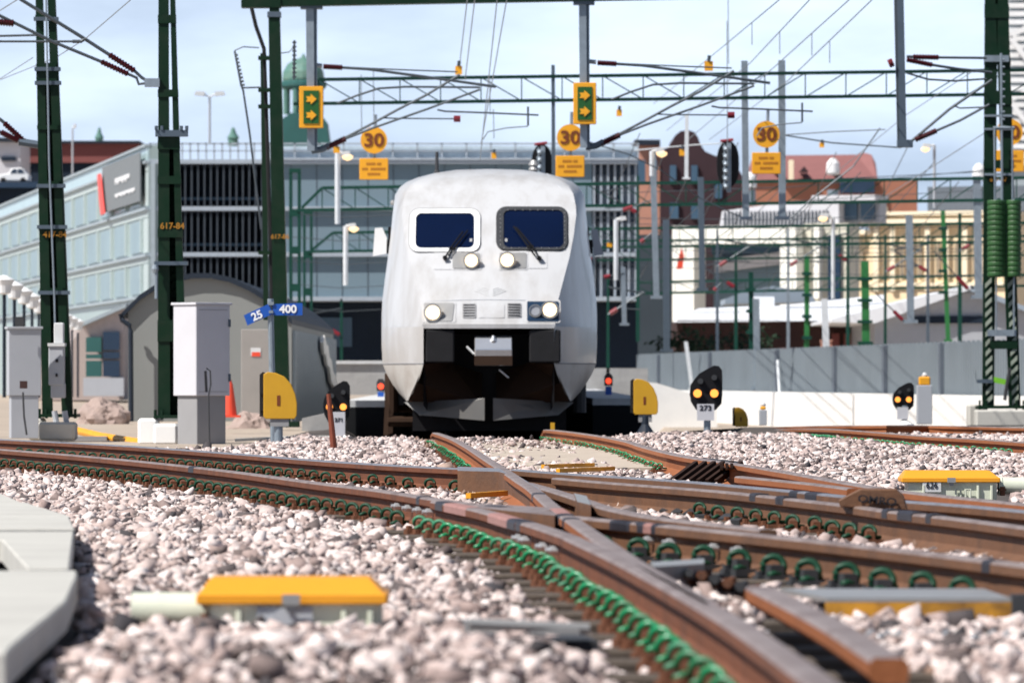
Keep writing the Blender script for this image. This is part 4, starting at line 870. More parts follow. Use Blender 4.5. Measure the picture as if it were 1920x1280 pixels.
canti('c', 'pair of steel cantilever tubes with dark insulators fixed to the tapered left mast', (275, 155), [
    ('tube', 'wire', [(-40, -62), (40, 0), (160, 74), (205, 103)], .022), ('insulator', 'ins', [(205, 103), (252, 133)], .03), ('end_link', 'wire', [(252, 133), (266, 146), (276, 152)], .02),
    ('tube', 'wire', [(-40, 2), (0, 30), (100, 79), (190, 116)], .02), ('insulator', 'ins', [(190, 116), (240, 139)], .028), ('end_link', 'wire', [(240, 139), (256, 146), (260, 158), (274, 156)], .018),
    ('stay', 'wire', [(-20, 78), (140, 78)], .014), ('clamp', 'wire', [(136, 78), (152, 78), (160, 72)], .022), ('bracket_arm', 'wire', [(-10, 68), (70, 66)], .014), ('insulator', 'ins', [(-20, 40), (26, 44)], .034)], Y)
canti('c', 'pair of dark cantilever tubes entering at the left edge behind the first lattice mast', (50, 268), [
    ('tube', 'wire', [(-30, 202), (0, 224), (20, 240)], .022), ('insulator', 'ins', [(8, 231), (46, 266)], .03), ('tube', 'wire', [(-30, 232), (5, 250)], .02), ('insulator', 'ins', [(2, 248), (34, 264)], .03), ('bracket', 'galvd', [(36, 266), (74, 272)], .05)], 71)
# first mast
Y = 70
t, lp = lattice_mast('leaning twin channel green mast nearest the left edge with a meter box', Y, (66, 102, 14, -30), (79, 136, 20), 782, [(-30, -22), (28, 38), (120, 152), (235, 243), (340, 352), (425, 433), (540, 552)], (118, 660), ('417-84', 103, 440))
for y in (32, 126, 152, 345, 422, 545): collar(t, lp(66, 79, y) - 4, lp(102, 136, y) + 4, y, y + 7, Y, 'galvd')
m = MB(); m.tube([pt(86, -20, Y - .1), pt(92, 300, Y - .1), pt(102, 560, Y - .1), pt(104, 645, Y - .1)], .012, 6); m.build('cable', 'galv', t)
m = MB(); m.pbox(91, 646, 119, 722, Y - .35, .25); bx = m.build('meter_box', 'cabg', t, bevel=.01)
m = MB(); m.pbox(89, 643, 121, 649, Y - .37, .3); m.build('box_lid', 'offw', bx)
m = MB(); m.pbox(104, 673, 109, 679, Y - .37, .02); m.pbox(104, 700, 108, 706, Y - .37, .02); m.build('lock', 'tdark', bx)
m = MB(); m.pbox(95, 718, 121, 746, Y - .33, .2); m.build('terminal_box', 'cabg', t, bevel=.01)
m = MB(); m.tube([pt(102, 770, Y - .2), pt(108, 805, Y - .2)], .035, 8); m.tube([pt(121, 770, Y - .2), pt(127, 805, Y - .2)], .035, 8); m.build('conduit', 'cabg', t)
m = MB(); m.pbox(101, 605, 119, 644, Y - .3, .15); m.build('cable_box', 'offw', t, bevel=.01)
footing('grey concrete footing under the leaning twin channel mast', [(70, 791, 140, 826, -.2, .5), (53, 783, 82, 826, .2, .4)], Y - .2, 'conc')
# solid square mast carrying the portal beam
Y = 85
t = thing('portal_mast', 'solid square green mast carrying the left end of the portal beam', 'mast', pt(527, 800, Y))
m = MB(); m.prism([pt(503, 22, Y), pt(524, 22, Y), pt(544, 800, Y), pt(515, 800, Y)], (0, .25, 0)); m.build('shaft', 'green', t)
m = MB(); m.pbox(501, 22, 526, 32, Y - .03, .3); m.build('cap_band', 'galvd', t); text('617-86', 'lettering', 'torange', t, pt(525, 444, Y - .03), .07, bold=.002)
m = MB(); m.pbox(505, 8, 523, 23, Y, .25); m.build('head_piece', 'green', t)
m = MB(); m.pbox(505, 790, 560, 800, Y - .1, .5); m.build('base_plate', 'green', t)
t = thing('portal_beam', 'dark green portal beam crossing the top of the frame', 'beam', pt(780, 8, Y))
m = MB(); m.pbox(452, -4, 526, 14, Y - .02, .3); m.build('end_piece', 'green', t); m = MB(); m.prism([pt(526, -8, Y), pt(1480, -22, Y), pt(1480, -6, Y), pt(526, 12, Y)], (0, .25, 0)); m.build('beam', 'green', t)
t = thing('cable_post', 'slim dark post wrapped in black cable just left of the square mast', 'post', pt(494, 690, 86))
m = MB(); m.pprism([(488, 100), (499, 100), (503, 600), (494, 600)], 86, .1); m.build('post', 'gdark', t)
m = MB(); m.tube([pt(468, 0, 85.8), pt(480, 50, 85.8), pt(495, 92, 85.8), pt(499, 200, 85.8), pt(506, 420, 85.8), pt(509, 560, 85.8)], .03, 6); m.build('black_cable', 'rubber', t)
for y in (105, 165, 196, 470):
    m = MB(); m.pbox(484, y, 506, y + 7, 85.7, .2); m.build('clamp', 'gdark', t)
m = MB(); m.tube([pt(440, 96, 87), pt(452, 160, 87), pt(456, 170, 87), pt(468, 250, 87), pt(490, 430, 87)], .016, 6); m.tube([pt(440, 95, 87), pt(456, 88, 87), pt(486, 90, 87)], .01, 5); m.tube([pt(456, 165, 87), pt(488, 164, 87)], .014, 5)
for i in range(9): m.tube([pt(441 + i * 1.6, 104 + i * 7, 87), pt(446 + i * 1.6, 103 + i * 7, 87)], .02, 5)
o = m.build('lightning_horn', 'wire', None, loc=pt(465, 260, 87)); setp(o, 'thin crooked arcing horn rod left of the cable post', 'rod')
m = MB(); m.tube([pt(552, 76, 88), pt(551, 150, 88)], .018, 6)
for i in range(9): m.tube([pt(548, 80 + i * 8, 88), pt(556, 80 + i * 8, 88)], .014, 5)
m.tube([pt(527, 100, 88), pt(542, 98, 88), pt(551, 88, 88)], .009, 5); o = m.build('lightning_horn', 'wire', None, loc=pt(552, 150, 88)); setp(o, 'upright ribbed arcing horn in front of the copper dome', 'rod')
# right mast with counterweights
Y = 97
t, lp = lattice_mast('twin legged green mast with hazard strips and hanging counterweights at the right', Y, (1847, 1890, 24, -20), (1842, 1914, 22), 766, [(8, 34), (108, 122), (170, 196), (300, 316)], None, ('617-87', 1872, 337), d=.3)
for y in (104, 215, 240, 325): collar(t, 1846, 1892 + (10 if y > 200 else 0), y, y + (12 if y == 104 else 4), Y, 'galv')
m = MB(); m.pbox(1856, 638, 1908, 654, Y - .06, .05); m.build('cross_plate', 'green', t); m = MB(); m.pbox(1852, 618, 1906, 630, Y - .1, .08); m.build('guide_bar', 'galv', t)
for x0, x1 in ((1851, 1885), (1887, 1915)):
    cw = MB(); xc = (x0 + x1) / 2; s = Y / F
    for i in range(15):
        z0 = 519 - i * 9.6; cw.lathe([((x1 - x0) / 2 * s * .92, 0), ((x1 - x0) / 2 * s, .02), ((x1 - x0) / 2 * s, .066), ((x1 - x0) / 2 * s * .92, .084)], pt(xc, z0, Y - .32), 18)
    cw.build('counterweight', 'gbright' if False else K.setdefault('cw', M('counterweight_green', (0.022, 0.085, 0.02), 0.55, 0, 0.25, 4)), t)
    m = MB(); m.tube([pt(xc, 625, Y - .32), pt(xc, 372, Y - .32)], .014, 6); m.tube([pt(xc - 3, 375, Y - .32), pt(xc - 3, 60 + (180 if x0 < 1860 else 180), Y - .32)], .012, 6); m.build('weight_rod', 'galv', t)
m = MB(); m.tube([pt(1877, 100, Y - .2), pt(1879, 380, Y - .2)], .02, 6); m.tube([pt(1864, 240, Y - .2), pt(1866, 380, Y - .2)], .014, 6); m.tube([pt(1862, 240, Y - .2), pt(1902, 240, Y - .2)], .03, 6); m.tube([pt(1898, 240, Y - .2), pt(1899, 380, Y - .2)], .014, 6)
for i in range(10): m.tube([pt(1879, 112 + i * 14, Y - .2), pt(1884, 112 + i * 14, Y - .2)], .022, 6)
m.build('tension_wheel_rod', 'galv', t)
for xb, xt in ((1849, 1847), (1899, 1889)):
    st = MB(); st2 = MB(); n = 13
    for i in range(n):
        y0 = 520 + i * 18.2; x = xt + (xb - xt) * (y0 - 500) / 260
        st.prism([pt(x, y0 + 12, Y - .04), pt(x + 12, y0, Y - .04), pt(x + 12, y0 + 9, Y - .04), pt(x, y0 + 21, Y - .04)], (0, .015, 0))
    st.build('hazard_strip', K.setdefault('hz', M('pale_hazard_paint', (0.30, 0.34, 0.28), 0.6, 0, 0.2, 5)), t)
m = MB(); m.tube([pt(1894, 690, Y - .1), pt(1888, 720, Y - .1), pt(1884, 750, Y - .1)], .03, 6); m.build('cable', 'dgrey', t)
m = MB(); m.pbox(1832, 711, 1862, 718, Y - .1, .1); m.build('clamp', 'galvd', t)
m = MB(); m.prism([pt(1864, 706, Y - .05), pt(1890, 712, Y - .05), pt(1890, 722, Y - .05), pt(1864, 717, Y - .05)], (0, .03, 0)); m.build('green_tag', K.setdefault('lime', M('lime_plate', (0.18, 0.50, 0.03), 0.5)), t)
footing('rounded concrete footing below the counterweight mast on the right', [(1830, 768, 1960, 800, -.15, .5), (1816, 758, 1850, 800, .6, .5)], Y - .1, 'conc')

# ------------------------------------------------------------ drop posts with cantilevers, arrow boards
def cant_parts(dx, dy, xr=0):
    q = lambda *P: [(x + dx, y + dy) for x, y in P]
    return [('bracket', 'galv', q((588, 122), (604, 124)), .035), ('insulator', 'ins', q((606, 125), (642, 127)), .034), ('top_tube', 'wire', q((642, 127), (690, 130), (780, 142), (860, 153), (930, 163)), .022), ('stay', 'wire', q((642, 126), (750, 131), (858, 135)), .011),
            ('hinge', 'galvd', q((584, 283), (604, 280), (618, 273)), .05), ('insulator', 'ins', q((612, 277), (648, 260)), .04), ('strut', 'wire', q((640, 262), (690, 236), (745, 206), (800, 178), (862, 140)), .020), ('strut', 'wire', q((646, 261), (700, 240), (800, 205), (900, 168)), .018),
            ('steady_arm', 'wire', q((716, 221), (735, 222), (854, 223)), .011), ('steady_insulator', 'insred', q((851, 223), (863, 223)), .038),
            ('curved_arm', 'wire', q((632, 194), (670, 179), (710, 166), (760, 163), (900, 164)), .017), ('registration_arm', 'wire', q((820, 206), (835, 209), (920, 212), (1010, 216)), .014), ('dropper', 'wire', q((990, 200), (990, 236)), .016), ('contact_link', 'wirel', q((990, 237), (950, 240), (915, 247), (905, 262)), .010)]
posts = [(583, 575, 590, 283, 'first', 'left'), (1096, 1087, 1101, 277, 'second', 'middle')]
for i, (xc, x0, x1, yb, _, nm) in enumerate(posts):
    Y = 85.1
    t = thing('drop_post', ('grey hanging post with an arrow board near the square mast', 'grey hanging post with an arrow board in the middle of the portal')[i], 'post', pt(xc, 0, Y))
    m = MB(); m.prism([pt(x0 - 2, -30, Y), pt(x1 - 2, -30, Y), pt(x1, yb, Y), pt(x0 + 1, yb, Y)], (0, .06, 0)); m.build('front_channel', 'galv', t)
    m = MB(); m.prism([pt(x1 - 2, -30, Y + .02), pt(x1 + 4, -30, Y + .02), pt(x1 + 5, yb, Y + .02), pt(x1, yb, Y + .02)], (0, .08, 0)); m.build('rear_channel', 'galvd', t)
    m = MB(); m.pbox(x0 - 12, 4 - i * 8, x1 + 14, 16 - i * 8, Y - .05, .3); m.build('clamp', 'galvd', t)
    ty = 164 if i == 0 else 157
    a = thing('arrow_board', ('yellow framed arrow board with two arrows hanging near the square mast', 'yellow framed arrow board with two arrows hanging above the train')[i], 'sign', pt(xc, ty + 76, Y - .1))
    bx0, bx1 = (561, 606) if i == 0 else (1075, 1118)
    m = MB(); m.pbox(bx0, ty - 2, bx1, ty + 76, Y - .12, .10); m.build('frame', 'yellow', a, bevel=.008)
    m = MB(); m.pbox(bx0 + 8, ty + 6, bx1 - 8, ty + 68, Y - .135, .02); m.build('panel', 'signgreen', a)
    for ay in (ty + 22, ty + 52):
        m = MB(); c = (bx0 + bx1) / 2; m.pprism([(c - 10, ay - 5), (c - 1, ay - 5), (c - 1, ay - 10), (c + 10, ay), (c - 1, ay + 10), (c - 1, ay + 5), (c - 10, ay + 5), (c - 7, ay)], Y - .15, .02); m.build('arrow', 'yellow', a)
    canti('c', ('cantilever with dark red insulators on the left hanging post', 'cantilever with dark red insulators on the middle hanging post')[i], (xc, 200), cant_parts(*((0, 0), (514, -7))[i]), Y + .1)
Y = 86
t = thing('drop_post', 'thick dark hanging post at the upper right', 'post', pt(1692, 0, Y))
m = MB(); m.prism([pt(1682, -30, Y), pt(1694, -30, Y), pt(1700, 272, Y), pt(1687, 272, Y)], (0, .06, 0)); m.build('front_channel', 'galvd', t)
m = MB(); m.prism([pt(1676, -30, Y + .03), pt(1684, -30, Y + .03), pt(1689, 274, Y + .03), pt(1683, 274, Y + .03)], (0, .08, 0)); m.build('rear_channel', 'wire', t)
m = MB(); m.pbox(1683, 262, 1712, 276, Y - .05, .2); m.build('clamp', 'galvd', t)
canti('c', 'cantilever with dark insulators on the thick right hanging post', (1700, 180), [('insulator', 'ins', [(1712, 107), (1760, 108)], .034), ('top_tube', 'wire', [(1700, 106), (1760, 108), (1850, 109)], .02), ('insulator', 'ins', [(1700, 112), (1748, 122)], .034), ('lower_tube', 'wire', [(1748, 122), (1800, 130), (1860, 136)], .022),
    ('curved_arm', 'wire', [(1700, 137), (1740, 149), (1790, 152), (1850, 148)], .016), ('insulator', 'ins', [(1716, 262), (1756, 245)], .036), ('strut', 'wire', [(1710, 264), (1780, 205), (1860, 150)], .022), ('strut', 'wire', [(1756, 245), (1800, 226), (1855, 196)], .02), ('steady_arm', 'wire', [(1790, 199), (1800, 203), (1850, 201)], .012), ('end_insulator', 'insred', [(1667, 120), (1674, 117)], .05)], Y)

# ------------------------------------------------------------ lattice gantries across the tracks
def gantry(label, Y, xs, ytop, ybot, bay, mat, slope=0.0, left_end=True, r=(.042, .016), posts=()):
    x0, x1 = xs; t = thing('gantry', label, 'gantry', pt(x0, ybot, Y))
    yt = lambda x: ytop + slope * (x - x0); ybt = lambda x: ybot + slope * (x - x0)
    xl = x0 + (38 if left_end else 0)
    m = MB(); m.bar(pt(xl, yt(xl), Y), pt(x1, yt(x1), Y), r[0] * 1.5, r[0] * 1.5); m.build('top_chord', mat, t)
    m = MB(); m.bar(pt(x0 - 10, ybt(x0), Y), pt(x1, ybt(x1), Y), r[0] * 1.5, r[0] * 1.5); m.build('bottom_chord', mat, t)
    m = MB()
    if left_end: m.bar(pt(x0, ybt(x0) - 4, Y), pt(xl, yt(xl), Y), r[0] * 1.4, r[0] * 1.4)
    n = int((x1 - xl) / bay); mid = (x0 + x1) / 2
    for i in range(n + 1):
        x = xl + i * bay; m.bar(pt(x, yt(x), Y), pt(x, ybt(x), Y), r[1] * 1.3, r[1] * 1.3)
        if i < n:
            a, b = (x, x + bay) if x < mid else (x + bay, x)
            m.bar(pt(a, yt(a), Y + .02), pt(b, ybt(b), Y + .02), r[1] * 1.3, r[1] * 1.3)
    m.build('lattice', mat, t)
    for (px, pw, py0, py1) in posts:
        m = MB(); m.pbox(px - pw / 2, py0, px - pw / 2 + pw * .28, py1, Y, .2); m.pbox(px + pw / 2 - pw * .28, py0, px + pw / 2, py1, Y, .2); m.pbox(px - pw / 2, py0 - 6, px + pw / 2, py0 + 2, Y - .01, .22)
        k = int((py1 - py0) / 70)
        for i in range(1, k + 1): m.pbox(px - pw / 2, py0 + i * 70, px + pw / 2, py0 + i * 70 + 14, Y - .01, .05)
        m.build('end_post', mat, t)
    return t
K['gfar'] = M('far_gantry_green', (0.006, 0.05, 0.036), 0.55, 0, 0.3, 2)
gantry('large green lattice gantry spanning behind the arrow boards', 105, (560, 2000), 150, 195, 76, 'gteal', -0.0135)
gantry('green lattice gantry with a slotted end post left of the train, upper of three', 150, (566, 2000), 353, 394, 62, 'gfar', -0.0145, r=(.055, .022), posts=((553, 22, 322, 700),))
gantry('green lattice gantry left of the train, middle of three', 190, (586, 2000), 437, 472, 50, 'gfar', -0.0145, r=(.062, .024), posts=((577, 18, 400, 700),))
gantry('green lattice gantry left of the train, lowest of three', 245, (612, 2000), 541, 562, 44, 'gfar', -0.02, r=(.07, .026), posts=((598, 14, 515, 700),))
gantry('thin green lattice gantry on the right between the larger ones', 172, (1130, 2000), 452, 488, 52, 'gfar', -0.012, left_end=False, r=(.04, .016))
# posts hung on or standing by the gantries
def post(label, x0, y0, x1, y1, w, Y, mat='galv', name='hanging_post', cat='post', extra=None, group=None):
    t = thing(name, label, cat, pt(x1, y1, Y), group)
    m = MB(); m.prism([pt(x0 - w / 2, y0, Y), pt(x0 + w / 2, y0, Y), pt(x1 + w / 2, y1, Y), pt(x1 - w / 2, y1, Y)], (0, w * Y / F * .8, 0)); m.build('shaft', mat, t)
    m = MB(); s = Y / F; m.pbox(x1 - w, y1 - w * .5, x1 + w, y1, Y - .03, w * s * 1.5); m.build('foot_plate', mat, t); return t
post('teal grey post beside the middle speed sign', 1037, 122, 1038, 330, 7, 105, 'galvd')
post('slim grey post under the gantry left of the third speed sign', 1396, 114, 1399, 412, 12, 106, 'galv')
post('broad grey post carrying the third speed sign', 1466, 113, 1467, 412, 13, 106, 'galv')
post('white hanging post in front of the curved brick gable', 1288, 214, 1287, 336, 7, 125, 'pole')
post('pale tall post right of the train, nearer the train of the pair', 1224, 282, 1231, 560, 11, 130, 'galv')
post('dark grey post right of the train beside the pale tall post', 1249, 412, 1250, 660, 12, 132, 'galvd')
post('grey post with a round cap before the white building', 1314, 332, 1317, 545, 11, 135, 'galvd')
post('thin pale post close to the right of the train', 1168, 500, 1171, 610, 9, 140, 'galv')
post('pale grey pole in front of the fence, left of three', 1418, 560, 1420, 730, 12, 160, 'galv')
post('pale grey pole in front of the fence, middle of three', 1546, 560, 1552, 728, 12, 160, 'pole')
post('pale grey post before the yellow building', 1705, 404, 1708, 606, 13, 150, 'galv')
post('grey post right of the yellow building', 1832, 330, 1836, 560, 14, 150, 'galv')
post('slim leaning pale pole by the fence', 1286, 640, 1298, 730, 7, 170, 'pole')
for x0, y0, x1, y1, w, lab in ((1513, 480, 1513, 700, 9, 'bright green lattice post before the white shed'), (1622, 490, 1624, 650, 14, 'bright green slotted post before the shed gable'), (1768, 395, 1778, 640, 8, 'bright green post with a curved arm before the grey gable'), (1408, 510, 1410, 730, 9, 'dark green post before the dark shed wall')):
    t = post(lab, x0, y0, x1, y1, w, 175, 'gbright' if 'bright' in lab else 'gfar')
    for i in range(4): m = MB(); m.pbox(x0 - w, y0 + 30 + i * 40, x0 + w, y0 + 36 + i * 40, 174.9, .1); m.build('step_band', 'gfar', t)

# ------------------------------------------------------------ speed signs
for (cx, cy, lab, Y) in ((701, 263, 'round yellow 30 speed sign left of the train roof', 104), (1069, 258, 'round yellow 30 speed sign above the right of the train roof', 104.2), (1437, 252, 'round yellow 30 speed sign in front of the broad grey post', 104.4), (1893, 248, 'round yellow 30 speed sign mostly hidden by the counterweight mast', 108)):
    t = thing('speed_sign', lab, 'sign', pt(cx, cy + 74, Y)); s = Y / F
    m = MB(); m.disc(pt(cx, cy, Y), 25 * s, .04, 36); m.build('disc', 'yellow', t)
    text('30', 'lettering', 'tbrown', t, pt(cx, cy + 1, Y - .012), 25 * s, bold=.009, wide=1.12)
    m = MB(); m.pbox(cx - 27, cy + 34, cx + 27, cy + 74, Y, .03); pl = m.build('text_plate', 'yellow', t, bevel=.01)
    m = MB()
    for k, (a, b) in enumerate((((-14, 3), (6, 14)), ((-22, -11), (-6, 22)), ((-12, 12), None))):
        for seg in (a, b):
            if seg:
                x = seg[0]
                while x < seg[1]: m.pbox(cx + x, cy + 42 + k * 9.5, cx + min(x + 3.0, seg[1]), cy + 47 + k * 9.5, Y - .004, .004); x += 3.9
    m.build('faded_text', 'tblur', pl)
    m = MB(); m.tube([pt(cx + 3, cy - 48, Y + .08), pt(cx, cy + 70, Y + .08)], .03, 6); m.build('hanger', 'galv', t)
# ------------------------------------------------------------ number tags on the wires
for (x, y, w, h, Y, lab) in ((860, 132, 13, 16, 95, 'yellow number box on the wire above the train'), (1329, 124, 16, 18, 95, 'yellow number box on the gantry above the brick gable'), (1161, 212, 10, 12, 110, 'small yellow tag hanging right of the middle arrow board'), (1541, 272, 9, 9, 120, 'small yellow tag on the wire above the red roof'), (1279, 286, 10, 12, 126, 'small yellow tag left of the white hanging post'), (926, 292, 9, 11, 120, 'small yellow tag at the railing above the train roof'), (631, 281, 12, 12, 110, 'small yellow tag by the left lamp post'), (1143, 459, 10, 8, 140, 'small yellow tag below the right train mirror'), (1674, 670, 9, 8, 150, 'small yellow tag against the shed by the fence')):
    t = thing('number_tag', lab, 'tag', pt(x, y + h / 2, Y)); m = MB(); m.pbox(x - w / 2, y - h / 2, x + w / 2, y + h / 2, Y, .05); m.build('plate', 'yellow', t)
    m = MB(); m.tube([pt(x, y - h / 2, Y), pt(x + 1, y - h * 1.1, Y)], .03, 6); m.build('hanger', 'wire', t)

# ------------------------------------------------------------ wires
def wire(label, P, r=.010, mat='wirel', group=None, droppers=()):
    t = thing('overhead_wire', label, 'wire', P[0], group); m = MB(); m.tube(P, r, 5); m.build('wire', mat, t)
    for a, b in droppers: m = MB(); m.tube([a, b], r * .8, 4); m.build('dropper', mat, t)
for (xa, xb, xc, yc) in ((1461, 1360, 1225, 195), (1518, 1407, 1250, 245), (1592, 1454, 1290, 262), (1635, 1478, 1330, 262)):
    za = pt(xa, 0, 80); zb = pt(xb, (84, 118, 124, 151)[(1360, 1407, 1454, 1478).index(xb)], 100); far = pt(xc, yc, 150)
    wire('thin overhead wire slanting down from the top right of centre', [za + (za - zb) * 1.5, za, zb, far], .009, 'wirel', 'overhead wires slanting from the top right of centre', [(za.lerp(zb, .45), za.lerp(zb, .45) + Vector((0, 0, -.35)))])
for (x0, x1, y1) in ((876, 862, 120), (890, 872, 150), (932, 900, 300), (950, 902, 270)):
    a = pt(x0, 0, 82); b = pt(x1, y1, 100); wire('thin overhead wire dropping steeply above the train', [a + (a - b) * 1.2, a, b], .009, 'wirel', 'overhead wires above the train')
wire('long pale wire running from the upper left past the tapered mast', [pt(245, 0, 60), pt(160, 73, 68), pt(105, 108, 72), pt(0, 150, 80)], .006, 'wirel')
wire('thin wire at the top left corner', [pt(35, -2, 62), pt(0, 20, 66), pt(-30, 38, 68)], .007, 'wirel')
wire('thin wire ending at the first mast, upper left', [pt(62, 108, 70), pt(0, 148, 80)], .006, 'wirel')
wire('slack dark cable hanging right of the train roof', [pt(1090, 262, 118), pt(1180, 290, 118), pt(1240, 320, 118), pt(1310, 370, 119), pt(1390, 408, 119)], .014, 'wire')
wire('dark tube stay sloping between the broad grey post and the red roof', [pt(1480, 412, 119), pt(1520, 375, 119), pt(1600, 312, 119), pt(1650, 240, 119)], .016, 'wire')
wire('upper stay wire right of the third speed sign', [pt(1473, 253, 108), pt(1560, 247, 108), pt(1660, 243, 108)], .012, 'wirel')
wire('lower stay wire right of the third speed sign', [pt(1473, 254, 108), pt(1560, 268, 108), pt(1690, 277, 108)], .014, 'wire')
wire('pale thin wire falling from the right stays', [pt(1830, 130, 96), pt(1700, 215, 110), pt(1560, 330, 130)], .008, 'wirel')
wire('pale wire across the right sky below the thick post', [pt(1845, 250, 100), pt(1760, 305, 110), pt(1650, 375, 130)], .009, 'wirel')
wire('pale horizontal wire across the brick gable', [pt(1190, 282, 128), pt(1300, 272, 128), pt(1370, 268, 128)], .014, 'pole')
for (x, ya, yb) in ((677, 140, 250), (700, 130, 240), (1363, 40, 300), (1365, -20, 120), (918, 150, 215), (925, 205, 260)):
    wire('faint vertical hanger wire in the sky above the gantry', [pt(x, ya, 112), pt(x + 1, yb, 112)], .010, 'wirel', 'vertical hanger wires by the gantry')
for (x0, y0, x1, y1, Y, lab) in ((1165, 395, 1225, 374, 140, 'red insulator rod right of the train, upper'), (1130, 520, 1170, 512, 140, 'red insulator rod right of the train, lower'), (1338, 545, 1352, 530, 140, 'dark red insulator in front of the white building'), (1695, 602, 1640, 548, 150, 'dark stay with a red end before the grey gable'), (1200, 455, 1222, 437, 131, 'red insulator between the pale posts right of the train'), (1818, 545, 1750, 470, 150, 'dark stay before the yellow building')):
    t = thing('stay_rod', lab, 'rod', pt(x0, y0, Y)); m = MB(); m.tube([pt(x0, y0, Y), pt(x1, y1, Y)], .018, 6); m.build('rod', 'wire', t)
    P0, P1 = pt(x0, y0, Y), pt(x1, y1, Y); m = MB(); m.tube([P0.lerp(P1, .05), P0.lerp(P1, .35)], .05, 8); m.build('insulator', 'insred', t)

# ------------------------------------------------------------ signals and signs near the ground
def dwarf(label, cx, top, bot, Y, num, plate, ypost, lit=True, w=None, ls=None):
    s = Y / F; h = bot - top; hw = (w or 62) / 2
    t = thing('dwarf_signal', label, 'signal', pt(cx, ypost, Y))
    pl = [(-.95, .42), (-1.0, .62), (-.92, .78), (-.62, .95), (-.3, 1.0), (.3, 1.0), (.62, .95), (.95, .82), (1.0, .62), (1.0, .22), (.98, .1), (.78, .01), (.5, 0), (.2, .05), (-.4, .17), (-.7, .29)]
    m = MB(); m.pprism([(cx + a * hw, top + b * h) for a, b in pl], Y, .12); m.build('backboard', 'black', t)
    for (a, b, on) in ((-.53, .60, True), (.50, .60, True), (-.35, .34, False), (.5, .26, False)):
        m = MB(); m.tube([pt(cx + a * hw, top + b * h, Y + .01), pt(cx + a * hw, top + b * h, Y - .05)], (.26 if on else .2) * hw * s, 20); hd = m.build('lamp_hood', 'rubber', t)
        m = MB(); m.disc(pt(cx + a * hw, top + b * h, Y - .06), (.25 if on else .17) * hw * s, .02, 20); m.build('lamp', 'lampO' if on else 'dgrey', hd)
    if plate:
        m = MB(); m.pbox(*plate, Y - .08, .015); m.build('number_plate', 'cab', t)
        if num: text(num, 'lettering', 'tdark', t, pt((plate[0] + plate[2]) / 2, plate[1] + (plate[3] - plate[1]) * (.5 if h > 90 else .25), Y - .085), (plate[2] - plate[0]) * s * .30, bold=.002, wide=1.15)
    m = MB(); m.tube([pt(cx + 2, ypost, Y), pt(cx + 2, bot - 10, Y)], .045, 12); m.build('post', 'galv', t)
    m = MB(); m.lathe([(.16, -.06), (.16, 0), (.10, .04), (.07, .06)], pt(cx + 2, ypost, Y), 14); m.build('base', 'concw', t)
dwarf('black dwarf signal with two amber lamps and the plate 273', 1324, 685, 772, 74, '273', (1307, 757, 1339, 788), 822, w=61)
dwarf('black dwarf signal with two amber lamps left of the train', 631, 714, 795, 76, '271', (624, 772, 647, 832), 826, w=50)
dwarf('small black dwarf signal with two amber lamps on the far right', 1694, 717, 770, 95, None, (1682, 763, 1703, 786), 795, w=40)
def yback(label, x0, y0, x1, y1, Y, ypost, post=True):
    t = thing('dwarf_signal', label, 'signal', pt((x0 + x1) / 2, ypost, Y)); w, h = x1 - x0, y1 - y0
    pl = [(0, .05), (.12, 0), (.36, .02), (.62, .10), (.82, .26), (.95, .48), (1, .68), (.99, .93), (.92, 1), (.06, 1), (0, .95)]
    m = MB(); m.pprism([(x0 + a * w, y0 + b * h) for a, b in pl], Y, .05); m.build('yellow_back', 'yelbrown', t, bevel=.006)
    m = MB(); m.pprism([(x0 - 5 * w / 60 - 2 + a * w * .3, y0 + b * h) for a, b in ((0, .06), (.3, 0), (.9, .05), (.9, .95), (0, .95))], Y + .06, .12); m.build('lamp_housing', 'rubber', t)
    m = MB(); m.pbox(x0 + w * .40, y0 + h * .50, x0 + w * .50, y0 + h * .72, Y - .004, .004); m.build('stencil', 'tbrown', t)
    for k in (.2, .55):
        m = MB(); m.pbox(x0 - 6 * w / 60, y0 + h * k, x0 + 2, y0 + h * (k + .28), Y + .03, .04); m.build('hood', 'rubber', t)
    if post:
        m = MB(); m.tube([pt(x0 + w * .45, ypost, Y + .08), pt(x0 + w * .45, y1, Y + .08)], .048, 12); m.build('post', 'galv', t)
        m = MB(); m.pbox(x0 + w * .2, y1, x0 + w * .75, y1 + 14, Y + .02, .1); m.build('cable_box', 'cabb', t)
yback('large yellow quarter round signal back below the kilometre sign', 494, 697, 557, 785, 64, 840)
yback('yellow quarter round signal back right of the train on a dark post', 1188, 710, 1234, 777, 80, 818)
yback('small yellow quarter round signal back before the white wall', 1378, 763, 1403, 800, 88, 802, post=False)
m = MB(); m.lathe([(.15, 0), (.14, .06), (.05, .2), (.04, .32)], pt(1210, 822, 79.9), 12); o = m.build('conical_pedestal', 'trimd', None, loc=pt(1210, 822, 79.9)); setp(o, 'dark conical foot under the yellow signal back right of the train', 'post foot')
